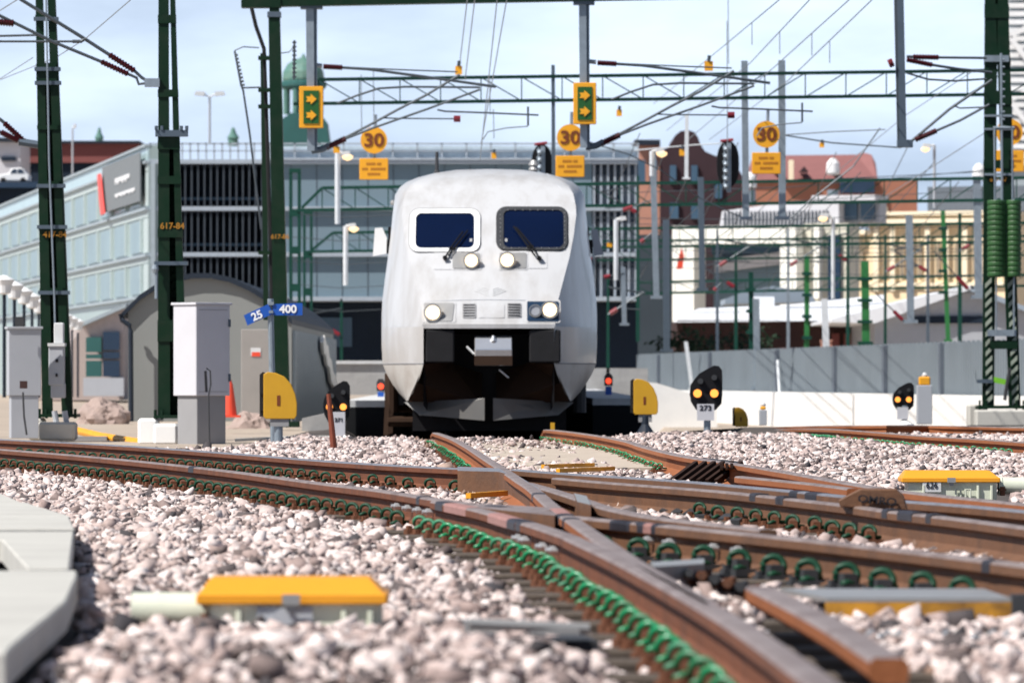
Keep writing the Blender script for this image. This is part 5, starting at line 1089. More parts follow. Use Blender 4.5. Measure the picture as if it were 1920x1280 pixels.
# kilometre sign
Y = 66
t = thing('kilometre_sign', 'blue kilometre sign reading 25 and 400 on a slim grey pole', 'sign', pt(513, 838, Y))
m = MB(); m.tube([pt(513, 838, Y), pt(507, 560, Y)], .035, 10); m.build('pole', 'galv', t)
m = MB(); m.prism([pt(457, 591, Y - .06), pt(503, 570, Y - .06), pt(512, 588, Y - .06), pt(464, 610, Y - .06)], (0, .02, 0)); m.build('plate', 'blue', t)
m = MB(); m.prism([pt(511, 570, Y - .06), pt(567, 568, Y - .06), pt(567, 591, Y - .06), pt(512, 591, Y - .06)], (0, .02, 0)); m.build('plate', 'blue', t)
text('25', 'lettering', 'tblue', t, pt(482, 592, Y - .068), .092, bold=.004, rot=math.radians(24)); text('400', 'lettering', 'tblue', t, pt(540, 580, Y - .068), .092, bold=.004, wide=1.05)
m = MB(); m.pbox(503, 566, 513, 572, Y - .08, .1); m.pbox(504, 582, 512, 587, Y - .08, .1); m.build('clamp', 'galv', t)
# red brown stake
m = MB(); m.tube([pt(627, 852, 56), pt(622, 800, 56), pt(616, 738, 56)], .036, 8, r1=.022); o = m.build('stake', 'rope', None, loc=pt(627, 852, 56)); setp(o, 'leaning red brown stake in front of the left dwarf signal', 'stake')
m = MB(); m.pbox(1032, 792, 1040, 806, 68.5, .06); o = m.build('stake', 'yelbrown', None, loc=pt(1036, 806, 68.5)); setp(o, 'short ochre stake at the end of the right train rail', 'stake')
# small red signals on the platforms
for x, yc, lab in ((714, 724, 'small red lamp signal with a blue plate left of the train'), (1141, 714, 'small red lamp signal with a blue plate on the right platform')):
    Y = 104; t = thing('platform_signal', lab, 'signal', pt(x, yc + 26, Y)); m = MB(); m.pprism([(x - 8, yc - 8), (x - 4, yc - 14), (x + 4, yc - 14), (x + 8, yc - 8), (x + 8, yc + 9), (x - 8, yc + 9)], Y, .1); m.build('housing', 'dgrey', t)
    m = MB(); m.disc(pt(x, yc, Y - .03), .055, .03, 16); m.build('lamp', 'lampR', t); m = MB(); m.pbox(x - 6, yc + 10, x + 6, yc + 26, Y, .04); m.build('plate', 'blue', t)
# ------------------------------------------------------------ cabinets
def cab(label, cx, y0, y1, yp, w0, w1, Y, ang, plinth='cabb', body='cab', wpl=.85):
    s = Y / F; A = math.radians(ang); a, b = w0 * s, w1 * s       # a: depth of the left face, b: width of the right face
    t = thing('equipment_cabinet', label, 'cabinet', pt(cx, yp, Y))
    z0, z1, zp = [H0 - (y - HY) * s for y in (y1, y0, yp)]
    c = pt(cx, y0, Y); c = Vector((c.x, c.y + .35, 0))
    m = MB(); m.box((c.x, c.y, (z0 + z1) / 2), (b, a, z1 - z0), A); o = m.build('housing', body, t, bevel=.008)
    m = MB(); m.box((c.x, c.y, z1 + .012), (b + .04, a + .04, .03), A); m.build('roof', body, t, bevel=.004)
    m = MB(); m.box((c.x, c.y, (z0 + zp) / 2), (b * wpl, a * wpl, z0 - zp), A); m.build('plinth', plinth, t, bevel=.006)
    return t, c, A, a, b, z0, z1
t, c, A, a, b, z0, z1 = cab('tall pale two tone cabinet beside the tapered lattice mast', 375, 571, 742, 834, 72, 80, 67, 40)
for zz_, nm_ in ((z0 + .05, 'door_seam'), (z1 - .06, 'door_seam')): m = MB(); q_ = Vector((math.cos(A), math.sin(A), 0)); n_ = Vector((math.sin(A), -math.cos(A), 0)); p_ = Vector((c.x, c.y, zz_)) + n_ * (a / 2 + .001); m.bar(p_ - q_ * b * .42, p_ + q_ * b * .42, .006, .006); m.build(nm_, 'cabb', t)
for k_ in (.2, .8): m = MB(); p_ = Vector((c.x, c.y, z0 + (z1 - z0) * k_)) + n_ * (a / 2 + .006) + q_ * b * .47; m.box(p_, (.025, .025, .09), A); m.build('hinge', 'galvd', t)
s = 67 / F; m = MB(); m.tube([pt(385, 695, 66.5), pt(387, 735, 66.5)], .016, 6); m.build('door_handle', 'tdark', t)
m = MB(); m.tube([pt(387, 690, 66.5), pt(394, 695, 66.5), pt(395, 720, 66.5), pt(391, 742, 66.5), pt(392, 800, 66.5), pt(393, 832, 66.5)], .01, 5); m.build('padlock_chain', 'dgrey', t)
t, c, A, a, b, z0, z1 = cab('grey cabinet with a small square vent at the left edge', 40, 616, 742, 822, 26, 62, 69, 14, 'cabg', 'cabg')
m = MB(); m.pbox(37, 714, 51, 728, 68.7, .03); m.build('vent', 'brownd', t); m = MB(); m.pbox(28, 594, 44, 612, 69, .15); m.build('roof_box', 'dgrey', t); m = MB(); m.tube([pt(43, 735, 68.6), pt(45, 780, 68.6), pt(50, 815, 68.6)], .012, 6); m.build('cable', 'dgrey', t)
Y = 90
t = thing('equipment_cabinet', 'brushed steel cabinet with a red and white notice behind the kilometre sign', 'cabinet', pt(492, 812, Y)); m = MB(); m.pbox(452, 617, 532, 790, Y, .6); m.build('housing', 'steel', t, bevel=.01); m = MB(); m.pbox(448, 790, 536, 826, Y - .05, .7); m.build('plinth', 'concd', t); m = MB(); m.pbox(470, 652, 489, 667, Y - .01, .01); nb = m.build('notice', 'offw', t); m = MB(); m.pbox(472, 660, 488, 668, Y - .014, .008); m.build('red_band', 'redpl', nb)
# grey posts with orange caps, right
for x0, y0, x1, y1, Y, lab in ((1720, 722, 1748, 795, 96, 'tall grey marker post with an orange cap on the far right'), (1424, 768, 1438, 797, 94, 'small grey marker post with an orange cap before the white wall')):
    t = thing('marker_post', lab, 'post', pt((x0 + x1) / 2, y1, Y)); m = MB(); m.pbox(x0, y0, x1, y1, Y, .25); m.build('post', 'cabg', t, bevel=.01); m = MB(); w = (x1 - x0) * .12; m.pbox(x0 + w, y0 - (y1 - y0) * .22, x1 - w, y0, Y + .03, .16); m.build('cap', 'yellow', t, bevel=.02); m = MB(); m.lathe([(.04, 0), (.05, .03), (.02, .07)], pt((x0 + x1) / 2, y0 - (y1 - y0) * .22, Y + .1), 10); m.build('lamp', 'offw', t)
# concrete blocks and troughs by the left ground
m = MB(); m.prism([pt(566, 784, 84), pt(600, 776, 84), pt(646, 776, 84), pt(646, 832, 84), pt(566, 832, 84)], (0, 1.0, 0)); o = m.build('concrete_block', 'concd', None, loc=pt(605, 832, 84)); setp(o, 'grey concrete block between the signal back and the left dwarf signal', 'concrete block')
m = MB(); m.prism([pt(440, 822, 70), pt(560, 817, 74), pt(640, 817, 74), pt(640, 836, 74), pt(440, 838, 70)], (0, .5, 0)); o = m.build('cable_trough', 'conc', None, loc=pt(540, 836, 72)); setp(o, 'pale concrete cable trough behind the shiny left rail', 'cable trough')
m = MB(); m.tube([pt(140, 806, 74), pt(190, 818, 72), pt(265, 830, 69)], .05, 8); o = m.build('yellow_hose', 'yellow', None, loc=pt(200, 820, 72)); setp(o, 'yellow cable conduit lying on the sandy ground', 'conduit')
m = MB(); m.pbox(125, 818, 200, 826, 71, .3); o = m.build('cover_plate', 'cabb', None, loc=pt(160, 826, 71)); setp(o, 'low grey cover plate by the yellow conduit', 'cover')
def heap(label, x0, x1, ytop, ybase, Y, mat):
    s = Y / F; c = pt((x0 + x1) / 2, ybase, Y); rx = (x1 - x0) / 2 * s; h = (ybase - ytop) * s; bm = bmesh.new(); bmesh.ops.create_icosphere(bm, subdivisions=4, radius=1)
    from mathutils import noise
    for v in bm.verts:
        n = noise.noise(v.co * 2.2 + Vector((x0, 0, 0))) * .25 + noise.noise(v.co * 6) * .10; v.co = Vector((v.co.x * rx * (1 + n), v.co.y * rx * .9 * (1 + n), v.co.z * h * (1 + n)))
    me = bpy.data.meshes.new('heap'); bm.to_mesh(me); bm.free(); me.materials.append(K[mat]); o = bpy.data.objects.new('spoil_heap', me); COL.objects.link(o); o.location = c; setp(o, label, 'heap')
heap('pinkish spoil heap in front of the low building', 146, 242, 748, 792, 97, 'mound'); heap('sandy spoil heap at the foot of the steel cabinet', 418, 520, 776, 822, 88, 'mound')
t = thing('traffic_cone', 'orange red traffic cone behind the tall pale cabinet', 'cone', pt(431, 780, 80)); m = MB(); m.lathe([(.10, 0), (.075, .2), (.045, .42), (.02, .5)], pt(431, 778, 80), 16); m.build('cone', 'redpl', t); m = MB(); m.box(pt(431, 780, 80), (.3, .3, .03)); m.build('base', 'redpl', t)
# ------------------------------------------------------------ parking garage on the left
YG = 200.0
cA = pt(280, 710, YG); cB = pt(0, 710, YG * 1.36)
gar = thing('parking_garage', 'pale glass clad parking garage with dark finned decks facing the track', 'building', (cA.x, cA.y, -.6))
s0 = YG / F
def zg(y): return H0 + (HY - y) * s0
wd_ = Vector((cB.x - cA.x, cB.y - cA.y, 0)); wl = wd_.length; wu = wd_ / wl; wn_ = Vector((-wu.y, wu.x, 0)); wn_ = wn_ if wn_.y < 0 else -wn_
def wq(t0, t1, z0, z1, off=0.0, d=.15):   # box on the side facade, t in metres from the corner
    a = cA + wu * t0 + wn_ * off; b = cA + wu * t1 + wn_ * off; i = -wn_ * d
    return [Vector((p.x, p.y, z)) for z in (z0, z1) for p in (a, b, b + i, a + i)]
ext = wl * 1.35
m = MB(); m.hexa(wq(0, ext, -.6, zg(272), 0, .5)); m.build('side_wall', 'aqua', gar)
for ya, yb in ((272, 303),): m = MB(); m.hexa(wq(0, ext, zg(303), zg(274), .06, .1)); m.build('parapet_glass', K.setdefault('aquap', M('aqua_parapet', (0.40, 0.53, 0.56), 0.3, 0, 0.1, 0.4)), gar)
m = MB()
for y in (272, 303, 391, 478, 556): m.hexa(wq(-.02, ext, zg(y + 3), zg(y - 2), .16, .2))
m.build('floor_edge', 'bandg', gar)
for (ya, yb) in ((322, 386), (408, 473), (494, 552)):
    m = MB(); m.hexa(wq(0, ext, zg(ya - 2), zg(ya - 16), .05, .1)); m.hexa(wq(.0, 1.6, zg(yb), zg(ya), .05, .1)); m.build('trim_band', 'aqual', gar)
    n = 17; pit = ext / n
    for i in range(n):
        m = MB(); a0 = 2.2 + i * pit; m.hexa(wq(a0, a0 + pit * (.80 if i else .70), zg(yb - 3), zg(ya + 4), .07, .12)); w_ = m.build('window', 'aquaw', gar)
        m = MB(); m.hexa(wq(a0 - .18, a0 + .05, zg(yb - 2), zg(ya), .12, .15)); m.build('window_frame', 'aqual', w_)
# front: dark finned decks, then blue grey wall, railing and dark ground floor
x0, x1 = 280, 1196
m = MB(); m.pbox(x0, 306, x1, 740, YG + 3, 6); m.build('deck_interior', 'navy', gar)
m = MB()
for y in (303, 391, 477, 560): m.pbox(x0, y - 4, x1, y + 4, YG, 3)
m.pbox(500, 296, x1, 300, YG - .05, 3); m.build('floor_slab', 'slab', gar)
m = MB(); m.pbox(500, 306, 1110, 562, YG + .25, .4); m.build('front_wall', 'gwall', gar)
m = MB()
for x in range(545, 1110, 48): m.pbox(x, 308, x + 1.2, 560, YG + .235, .02)
m.build('wall_joint', 'fin', gar)
for (ya, yb) in ((308, 386), (396, 472), (482, 556)):
    m = MB(); x = 286
    while x < 500: m.pbox(x, ya, x + 2.4, yb, YG + .1, .3); x += 12
    m.build('facade_fins', 'fin', gar)
    m = MB(); m.pbox(x0, yb - 16, 500, yb - 11, YG + .5, .1); m.build('deck_barrier', 'navy2' if ya > 400 else K.setdefault('bluebar', M('blue_rail', (0.10, 0.20, 0.30), 0.5)), gar)
for (ya, yb) in ((308, 386), (396, 472), (482, 556)):
    m = MB(); m.pbox(1112, ya, 1190, yb, YG + 1.2, .1); m.build('window', 'navy2', gar); m = MB()
    for x in range(1112, 1192, 13): m.pbox(x, ya, x + 4, yb, YG + .2, .3)
    for x in (1120, 1168): m.pbox(x, ya + 20, x + 22, yb, YG + .6, .4)
    m.build('facade_fins', 'slab', gar)
m = MB(); m.pbox(590, 595, 660, 650, YG + 2.9, .2); m.build('ground_window', 'bwin', gar)
m = MB(); m.pbox(x0, 268, x1, 271, YG + .1, .1); m.pbox(x0, 282, x1, 284, YG + .1, .08)
x = x0
while x < x1: m.pbox(x, 268, x + 3, 302, YG + .1, .1); x += (15 if x < 500 else 46)
m.build('roof_railing', 'slab', gar)
m = MB(); m.pbox(505, 274, x1, 300, YG + .3, .05); m.build('railing_glass', K.setdefault('railg', M('pale_railing_glass', (0.50, 0.60, 0.68), 0.3)), gar)
m = MB(); m.pbox(282, 306, 291, 560, YG - .05, .4); m.build('corner_column', 'bandg', gar)
bn = thing('banner', 'grey banner with a red stripe and white lettering on the garage corner', 'banner', cA + wu * 4 + wn_ * .3 + Vector((0, 0, zg(380))))
m = MB(); m.hexa(wq(.8, 15.6, zg(376), zg(284), .26, .04)); m.build('cloth', 'banner', bn)
m = MB(); q = [(16.0, 298), (15.1, 297), (14.2, 345), (13.4, 380), (14.5, 382), (15.2, 350)]
P = [cA + wu * a + wn_ * .42 + Vector((0, 0, zg(b) - cA.z)) for a, b in q]; m.prism(P, -wn_ * .08); m.build('red_stripe', K.setdefault('bred', M('banner_red', (0.72, 0.10, 0.09), 0.6)), bn)
for (a0, a1, yb, hh) in ((4.5, 10, 321, 8), (2.5, 10, 350, 5)):
    m = MB(); a = a0; 
    while a < a1: m.hexa(wq(a, min(a1, a + .42), zg(yb + (hh * .5 if int(a * 7) % 3 else hh)), zg(yb - hh * .5), .30, .03)); a += .6
    m.build('white_lettering', 'tblue', bn)
# ------------------------------------------------------------ arched shed
Y = 103
sh = thing('arched_shed', 'grey shed with a dark edged barrel roof behind the tall pale cabinet', 'building', pt(390, 800, Y))
arc = [(228, 590), (240, 578), (262, 556), (290, 538), (325, 523), (360, 516), (395, 516), (430, 523), (470, 541), (505, 563), (532, 586), (547, 602)]
m = MB(); m.pprism([(240, 800)] + [(max(240, x), y) for x, y in arc[1:]] + [(547, 800)], Y, 24); m.build('gable_wall', 'shed', sh)
m = MB(); n = len(arc)
for (x, y), (X, Y2) in zip(arc[:-1], arc[1:]): m.hexa([pt(x, y + 6, Y - .12), pt(X, Y2 + 6, Y - .12), pt(X, Y2 + 6, Y - .12) + Vector((0, 24.4, 0)), pt(x, y + 6, Y - .12) + Vector((0, 24.4, 0)), pt(x, y - 4, Y - .12), pt(X, Y2 - 4, Y - .12), pt(X, Y2 - 4, Y - .12) + Vector((0, 24.4, 0)), pt(x, y - 4, Y - .12) + Vector((0, 24.4, 0))])
m.build('barrel_roof', 'trimd', sh)
m = MB(); a = pt(548, 604, Y); 
for i in range(60): m.box((a.x + .03, Y + .2 + i * .4, (a.z - .5) / 2 - .2), (.06, .2, a.z + .6))
m.build('corrugated_side', 'shedside', sh)
m = MB(); m.tube([pt(226, 588, Y - .3), pt(229, 600, Y - .3), pt(243, 610, Y - .3), pt(245, 622, Y - .3), pt(246, 790, Y - .3)], .045, 8); m.build('downpipe', 'trimd', sh)
m = MB(); P = [Vector((pt(548, 0, Y).x + .12, y, z)) for y, z in ((114.5, 1.30), (115.5, 1.45), (116.6, 1.28), (117.8, 1.24), (118.6, 1.02), (120, .95), (121, .72), (123, .6), (125, .3), (126, 0), (126.5, -.35), (125, -.3), (124, .02), (122.6, .12), (121.4, .42), (119.6, .5), (118.7, .8), (117, .86), (116.2, 1.08), (115.2, 1.06))]; m.prism(P, (.06, 0, 0)); o = m.build('tarpaulin', 'tarp', None, loc=P[0]); setp(o, 'crumpled white tarpaulin hanging on the side of the arched shed', 'tarpaulin')
# low building with dark windows
Y = 182
lb = thing('low_building', 'low lavender building with a dark window grid left of the arched shed', 'building', pt(190, 735, Y))
m = MB(); m.prism([pt(60, 640, Y + 20), pt(158, 608, Y), pt(232, 574, Y), pt(232, 750, Y), pt(60, 750, Y + 20)], (0, 8, 0)); m.build('wall', 'lav', lb)
for (a, b, c, d) in ((161, 632, 190, 660), (193, 622, 224, 656), (161, 676, 190, 706), (193, 676, 224, 706), (161, 664, 190, 672), (193, 660, 224, 672)):
    m = MB(); m.pbox(a, b, c, d, Y - .2, .3); m.build('window', 'navy2' if a > 190 else 'copperd', lb)
m = MB(); m.pbox(156, 708, 232, 742, Y - .3, .3); m.build('base_panel', 'cabg', lb); m = MB(); m.prism([pt(150, 606, Y - .3), pt(236, 569, Y - .3), pt(236, 576, Y - .3), pt(150, 613, Y - .3)], (0, 8.6, 0)); m.build('eave', 'bandg', lb)
# row of squat white lamps
for i, (x, y, Y) in enumerate(((-14, 524, 100), (8, 538, 108), (27, 548, 115), (45, 558, 122), (60, 567, 129), (73, 576, 136), (86, 582, 143), (99, 589, 150), (112, 595, 157), (124, 601, 162), (135, 606, 167), (146, 611, 172))):
    if i == 0: continue
    t = thing('yard_lamp', ('white domed lamp standing in the receding row at the left edge'), 'lamp post', pt(x, 745, Y), 'white domed lamps in a receding row')
    s = Y / F; m = MB(); m.lathe([(.05, 0), (.12, .03), (.15, .18), (.19, .26), (.20, .28), (.06, .36), (.02, .37)], pt(x, y + 14 * 110 / Y, Y), 14); m.build('head', 'white', t); m = MB(); m.tube([pt(x, y + 12, Y), pt(x, 745, Y)], .035, 8); m.build('pole', 'trimd', t)
# far left: red brown facade, pale block, parked car on a deck
Y = 400
t = thing('long_red_building', 'long red brown building with a dark base on the far left skyline', 'building', pt(130, 335, Y)); m = MB(); m.pbox(36, 268, 260, 305, Y, 10); m.build('upper_wall', 'redb', t); m = MB(); m.pbox(36, 305, 260, 345, Y + .3, 9); m.build('base', 'navy', t); m = MB(); m.pbox(30, 264, 262, 269, Y - .4, 11); m.build('roof', 'trimd', t)
t = thing('pale_block', 'pale grey block with a dark window at the left edge', 'building', pt(15, 330, 390)); m = MB(); m.pbox(-40, 266, 38, 345, 390, 8); m.build('wall', 'cab', t); m = MB(); m.pbox(-42, 258, 40, 266, 389.5, 9); m.build('roof', 'trimd', t); m = MB(); m.pbox(2, 294, 30, 302, 389.8, .3); m.build('window', 'navy', t)
t = thing('parking_deck', 'dark parking deck edge below the white car', 'deck', pt(20, 400, 330)); m = MB(); m.pbox(-60, 341, 78, 352, 330, 12); m.build('deck_slab', 'navy2', t); m = MB(); m.pbox(-60, 352, 72, 720, 331, 8); m.build('deck_wall', 'navy', t)
Y = 331; t = thing('parked_car', 'white car parked on the dark deck at the left edge', 'car', pt(22, 341, Y)); m = MB()
m.pprism([(-4, 339), (-4, 330), (4, 326), (16, 325), (22, 315), (42, 315), (50, 326), (54, 328), (54, 339)], Y, 1.7); m.build('body', 'white', t, bevel=.05); m = MB(); m.pprism([(19, 325), (24, 317), (31, 317), (31, 325)], Y - .02, .05); m.pprism([(33, 325), (33, 317), (41, 317), (46, 325)], Y - .02, .05); m.build('side_window', 'navy2', t)
for x in (6, 43): m = MB(); m.tube([pt(x, 338, Y - .03), pt(x, 338, Y + .2)], .16, 14); m.build('wheel', 'rubber', t)
# lamp posts on roofs and by the track
def arm_lamp(label, x, yt, yb, Y, arms, lit=False, r=.05, mat='pole'):
    t = thing('street_lamp', label, 'street lamp', pt(x, yb, Y)); s = Y / F; m = MB(); m.tube([pt(x, yb, Y), pt(x, yt, Y)], r, 8); m.build('pole', mat, t)
    for dx, dy, w in arms:
        m = MB(); m.tube([pt(x, yt, Y), pt(x + dx * .5, yt + dy, Y)], r * .7, 6); m.pprism([(x + dx * .35, yt + dy - 4), (x + dx, yt + dy - 5), (x + dx * 1.1, yt + dy + 2), (x + dx * .4, yt + dy + 4)], Y - .15, .35); h = m.build('lamp_head', 'offw', t)
        if lit: m = MB(); m.lathe([(.02, -.10), (.10, -.06), (.13, 0), (.05, .05)], pt(x + dx * .85, yt + dy + 5, Y - .05), 12); m.build('bulb', 'lampF', h)
arm_lamp('twin armed street lamp on the garage roof', 393, 182, 268, 230, ((-26, -6, 1), (26, -6, 1)), r=.05, mat='cabg')
arm_lamp('slim street lamp rising from the long red building', 136, 240, 330, 380, ((6, -3, 1),), r=.06, mat='cabg')
arm_lamp('lit floodlight on a white post left of the train', 633, 285, 420, 126, ((22, 3, 1),), True, .06)
arm_lamp('lit lamp on a white post below the upper floodlight, by the left mirror', 648, 424, 535, 140, ((18, -1, 1),), True, .06)
arm_lamp('pale lamp on a short post right of the right mirror', 1155, 412, 525, 140, ((18, -2, 1),), False, .06)
arm_lamp('orange glowing lamp in front of the pink brick wall', 1222, 284, 330, 129, ((22, -2, 1),), True, .05)
arm_lamp('lit lamp with a short arm in the sky right of the thick post', 1752, 272, 390, 160, ((-20, 2, 1),), True, .04, 'cabg')
arm_lamp('pinkish lamp head in front of the blue windowed floor', 1562, 408, 560, 150, ((-22, -4, 1),), True, .05)
# copper dome tower
Y = 450
t = thing('copper_tower', 'green copper domed tower behind the square mast', 'tower', pt(570, 300, Y)); s = Y / F; c = pt(567, 710, Y)
zz = lambda y: H0 + (HY - y) * s
m = MB(); prof = [(38 * s, zz(152)), (40 * s, zz(146)), (38 * s, zz(132)), (30 * s, zz(118)), (18 * s, zz(110)), (5 * s, zz(106)), (1 * s, zz(98))]; m.lathe(prof, (c.x, Y + 2, 0), 20); m.build('dome', 'copper', t, smooth=False)
m = MB(); m.lathe([(40 * s, zz(165)), (44 * s, zz(160)), (44 * s, zz(153)), (39 * s, zz(150))], (c.x, Y + 2, 0), 20); m.build('cornice', 'copperd', t)
for k in range(8):
    a = 2 * math.pi * (k + .5) / 8; m = MB(); m.tube([(c.x + 34 * s * math.cos(a), Y + 2 + 34 * s * math.sin(a), zz(212)), (c.x + 34 * s * math.cos(a), Y + 2 + 34 * s * math.sin(a), zz(162))], 6 * s, 8); m.build('column', 'copper', t)
m = MB(); m.pprism([(520, 275), (526, 225), (545, 212), (600, 212), (612, 228), (618, 275)], Y - .5, 5); m.build('lower_roof', 'copperd', t)
for x, yt, w, lab in ((186, 238, 9, 'small green copper turret above the long red building'), (437, 236, 12, 'small green copper turret on the skyline left of the arcing horn')):
    t = thing('copper_turret', lab, 'turret', pt(x, 272, 430)); q = 430 / F; m = MB(); m.lathe([(w * q * .8, 0), (w * q * .8, 14 * q), (w * q, 15 * q), (w * q * .5, 24 * q), (w * q * .3, 32 * q), (.02, 36 * q)], pt(x, 274, 430), 10); m.build('spire', 'copper', t)
# ------------------------------------------------------------ right hand skyline
Y = 350; s = Y / F
t = thing('brick_building', 'dark brick building with a curved gable behind the hanging posts', 'building', pt(1280, 620, Y))
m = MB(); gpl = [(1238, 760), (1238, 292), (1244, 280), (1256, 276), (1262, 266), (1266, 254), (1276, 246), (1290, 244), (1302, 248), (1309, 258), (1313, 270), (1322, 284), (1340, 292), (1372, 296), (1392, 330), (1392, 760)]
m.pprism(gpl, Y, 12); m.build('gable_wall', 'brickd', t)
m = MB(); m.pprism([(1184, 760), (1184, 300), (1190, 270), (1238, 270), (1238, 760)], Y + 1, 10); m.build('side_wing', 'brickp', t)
m = MB(); m.pbox(1190, 262, 1238, 272, Y + .4, 10); m.build('wing_roof', 'trimd', t)
for a, b, c_, d in ((1196, 300, 1210, 340), (1218, 300, 1232, 340), (1256, 310, 1268, 345), (1296, 310, 1308, 345), (1256, 380, 1272, 410), (1296, 380, 1312, 410), (1340, 340, 1354, 372)):
    m = MB(); m.pbox(a, b, c_, d, Y - .2, .3); m.build('window', 'bwin', t)
m = MB(); m.pbox(1120, 440, 1259, 760, Y - 40, 5); o = m.build('dark_annexe', K.setdefault('annex', M('dark_blue_annexe', (0.03, 0.045, 0.06), 0.7, 0, 0.3, 0.3)), None, loc=pt(1210, 760, Y - 40)); setp(o, 'dark blue low annexe right of the train below the brick building', 'building')
Y = 420; t = thing('red_roofed_hall', 'hall with a pink red tiled roof and orange walls', 'building', pt(1530, 380, Y)); m = MB(); m.prism([pt(1400, 340, Y), pt(1418, 292, Y + 5), pt(1606, 290, Y + 5), pt(1618, 286, Y + 5), pt(1634, 290, Y + 4), pt(1642, 306, Y + 3), pt(1646, 340, Y)], (0, 8, 0)); m.build('roof', 'rooft', t)
m = MB(); m.pbox(1400, 338, 1720, 420, Y + .3, 9); m.build('wall', 'roofo', t)
for x in (1452, 1500, 1560): m = MB(); m.pprism([(x, 322), (x + 8, 312), (x + 16, 322)], Y - .6, 2); m.build('dormer', 'brickd', t)
m = MB(); m.pbox(1480, 300, 1488, 340, Y - 1, 1); m.build('chimney', 'ywall2', t); m = MB(); m.pbox(1575, 334, 1640, 362, Y - .5, 1); m.build('dark_wall', 'navy2', t)
for x, yt, lab, Yv in ((1406, 320, 'white capped roof vent beside the far signal', 300), (1562, 294, 'white capped roof vent in front of the red tiled roof', 300), (1836, 304, 'greenish roof vent beside the right mast', 300)):
    t = thing('roof_vent', lab, 'vent', pt(x, 385, Yv)); q = Yv / F; m = MB(); m.lathe([(11 * q, 0), (11 * q, 30 * q)], pt(x, 386, Yv), 14); m.build('shaft', 'galv', t); m = MB(); m.lathe([(10 * q, 0), (13 * q, 4 * q), (12 * q, 22 * q), (6 * q, 30 * q), (1 * q, 32 * q)], pt(x, yt + 34, Yv), 14); m.build('cap', 'white', t)
# white building with the framed opening
Y = 290; t = thing('white_office', 'white office building with a big framed opening and ribbed top storey', 'building', pt(1420, 600, Y))
m = MB(); m.pbox(1262, 422, 1490, 456, Y, 1.6); m.pbox(1262, 456, 1302, 620, Y, 1.6); m.pbox(1462, 456, 1492, 620, Y, 1.6); m.build('portal_frame', 'bwhite', t)
m = MB(); m.pbox(1302, 456, 1462, 620, Y + 2.5, 1); m.build('recess_wall', 'gwall', t); m = MB(); m.pbox(1302, 456, 1462, 476, Y + 2.2, .2); m.build('blue_glazing', 'bwin', t); m = MB(); m.pprism([(1312, 486), (1456, 470), (1458, 492), (1312, 510)], Y + 2, .4); m.build('white_band', 'cab', t)
m = MB(); m.pprism([(1320, 424), (1325, 395), (1400, 385), (1540, 378), (1540, 424)], Y + 2, 2); m.build('top_storey', 'cab', t); m = MB()
for i in range(28): m.pbox(1330 + i * 7, 396, 1332 + i * 7, 422, Y + 1.9, .15)
m.build('ribs', 'fin', t)
m = MB(); m.pbox(1492, 420, 1572, 640, Y + 1, 1.6); m.build('cream_wing', 'creamw', t); m = MB(); m.pbox(1516, 422, 1526, 560, Y + .5, .5); m.build('white_pier', 'bwhite', t); m = MB(); m.pbox(1538, 442, 1560, 570, Y + .8, .3); m.build('dark_window', 'navy2', t)
m = MB(); m.pbox(1490, 368, 1606, 378, Y + 2, 2); m.build('upper_roof', 'cab', t); m = MB(); m.pbox(1492, 378, 1600, 420, Y + 3, 1); m.build('upper_floor', 'cabg', t)
for x in (1504, 1536, 1568): m = MB(); m.pbox(x, 382, x + 25, 414, Y + 2.8, .3); m.build('window', 'bwin', t)
m = MB(); m.pprism([(1278, 464), (1283, 480), (1280, 504), (1268, 505), (1272, 484)], Y - .5, .1); o = m.build('flag', 'redpl', None, loc=pt(1275, 505, Y - .5)); setp(o, 'red flag hanging on the white office building', 'flag')
# yellow classical building
Y = 320; t = thing('yellow_building', 'ornate pale yellow building with tall windows and a small pediment', 'building', pt(1740, 560, Y))
m = MB(); m.pbox(1576, 436, 1640, 640, Y + .6, 10); m.pbox(1632, 402, 1880, 640, Y, 10); m.build('wall', 'ywall', t)
m = MB(); m.pbox(1572, 430, 1640, 438, Y - .2, 9); m.pbox(1624, 410, 1884, 422, Y - .5, 1); m.pbox(1630, 396, 1880, 404, Y - .4, 9); m.pbox(1632, 530, 1880, 536, Y - .25, 1); m.build('cornice', 'ywall2', t)
m = MB(); m.pprism([(1626, 412), (1628, 388), (1634, 380), (1640, 390), (1646, 378), (1654, 390), (1662, 384), (1668, 412)], Y - .8, 1.2); m.build('pediment', 'ywall2', t)
for x in (1644, 1674, 1706, 1738, 1772, 1806): m = MB(); m.pbox(x, 424, x + 9, 545, Y - .3, .5); m.build('pilaster', 'ywall2', t)
for x in (1661, 1691, 1723, 1756, 1790, 1823): m = MB(); m.pprism([(x, 520), (x, 462), (x + 2, 456), (x + 4, 454), (x + 7, 456), (x + 8, 462), (x + 8, 520)], Y - .12, .3); w_ = m.build('window', 'ywin' if 'ywin' in K else K.setdefault('ywin', M('tan_window', (0.30, 0.24, 0.17), 0.4, 0, 0.3)), t)  # plain tan window colour
for x in (1586, 1606): m = MB(); m.pbox(x, 470, x + 10, 520, Y + .4, .3); m.build('window', 'ywin', t)
m = MB(); m.pbox(1660, 350, 1860, 398, Y + 6, 6); m.build('mansard', K.setdefault('mans', M('dark_mansard_roof', (0.09, 0.11, 0.14), 0.6, 0, 0.3)), t)
for q_ in bpy.data.objects:
    if q_.get('label') in ('white office building with a big framed opening and ribbed top storey', 'ornate pale yellow building with tall windows and a small pediment'): q_.rotation_euler.z = -math.radians(24); q_.scale.x = 1.09
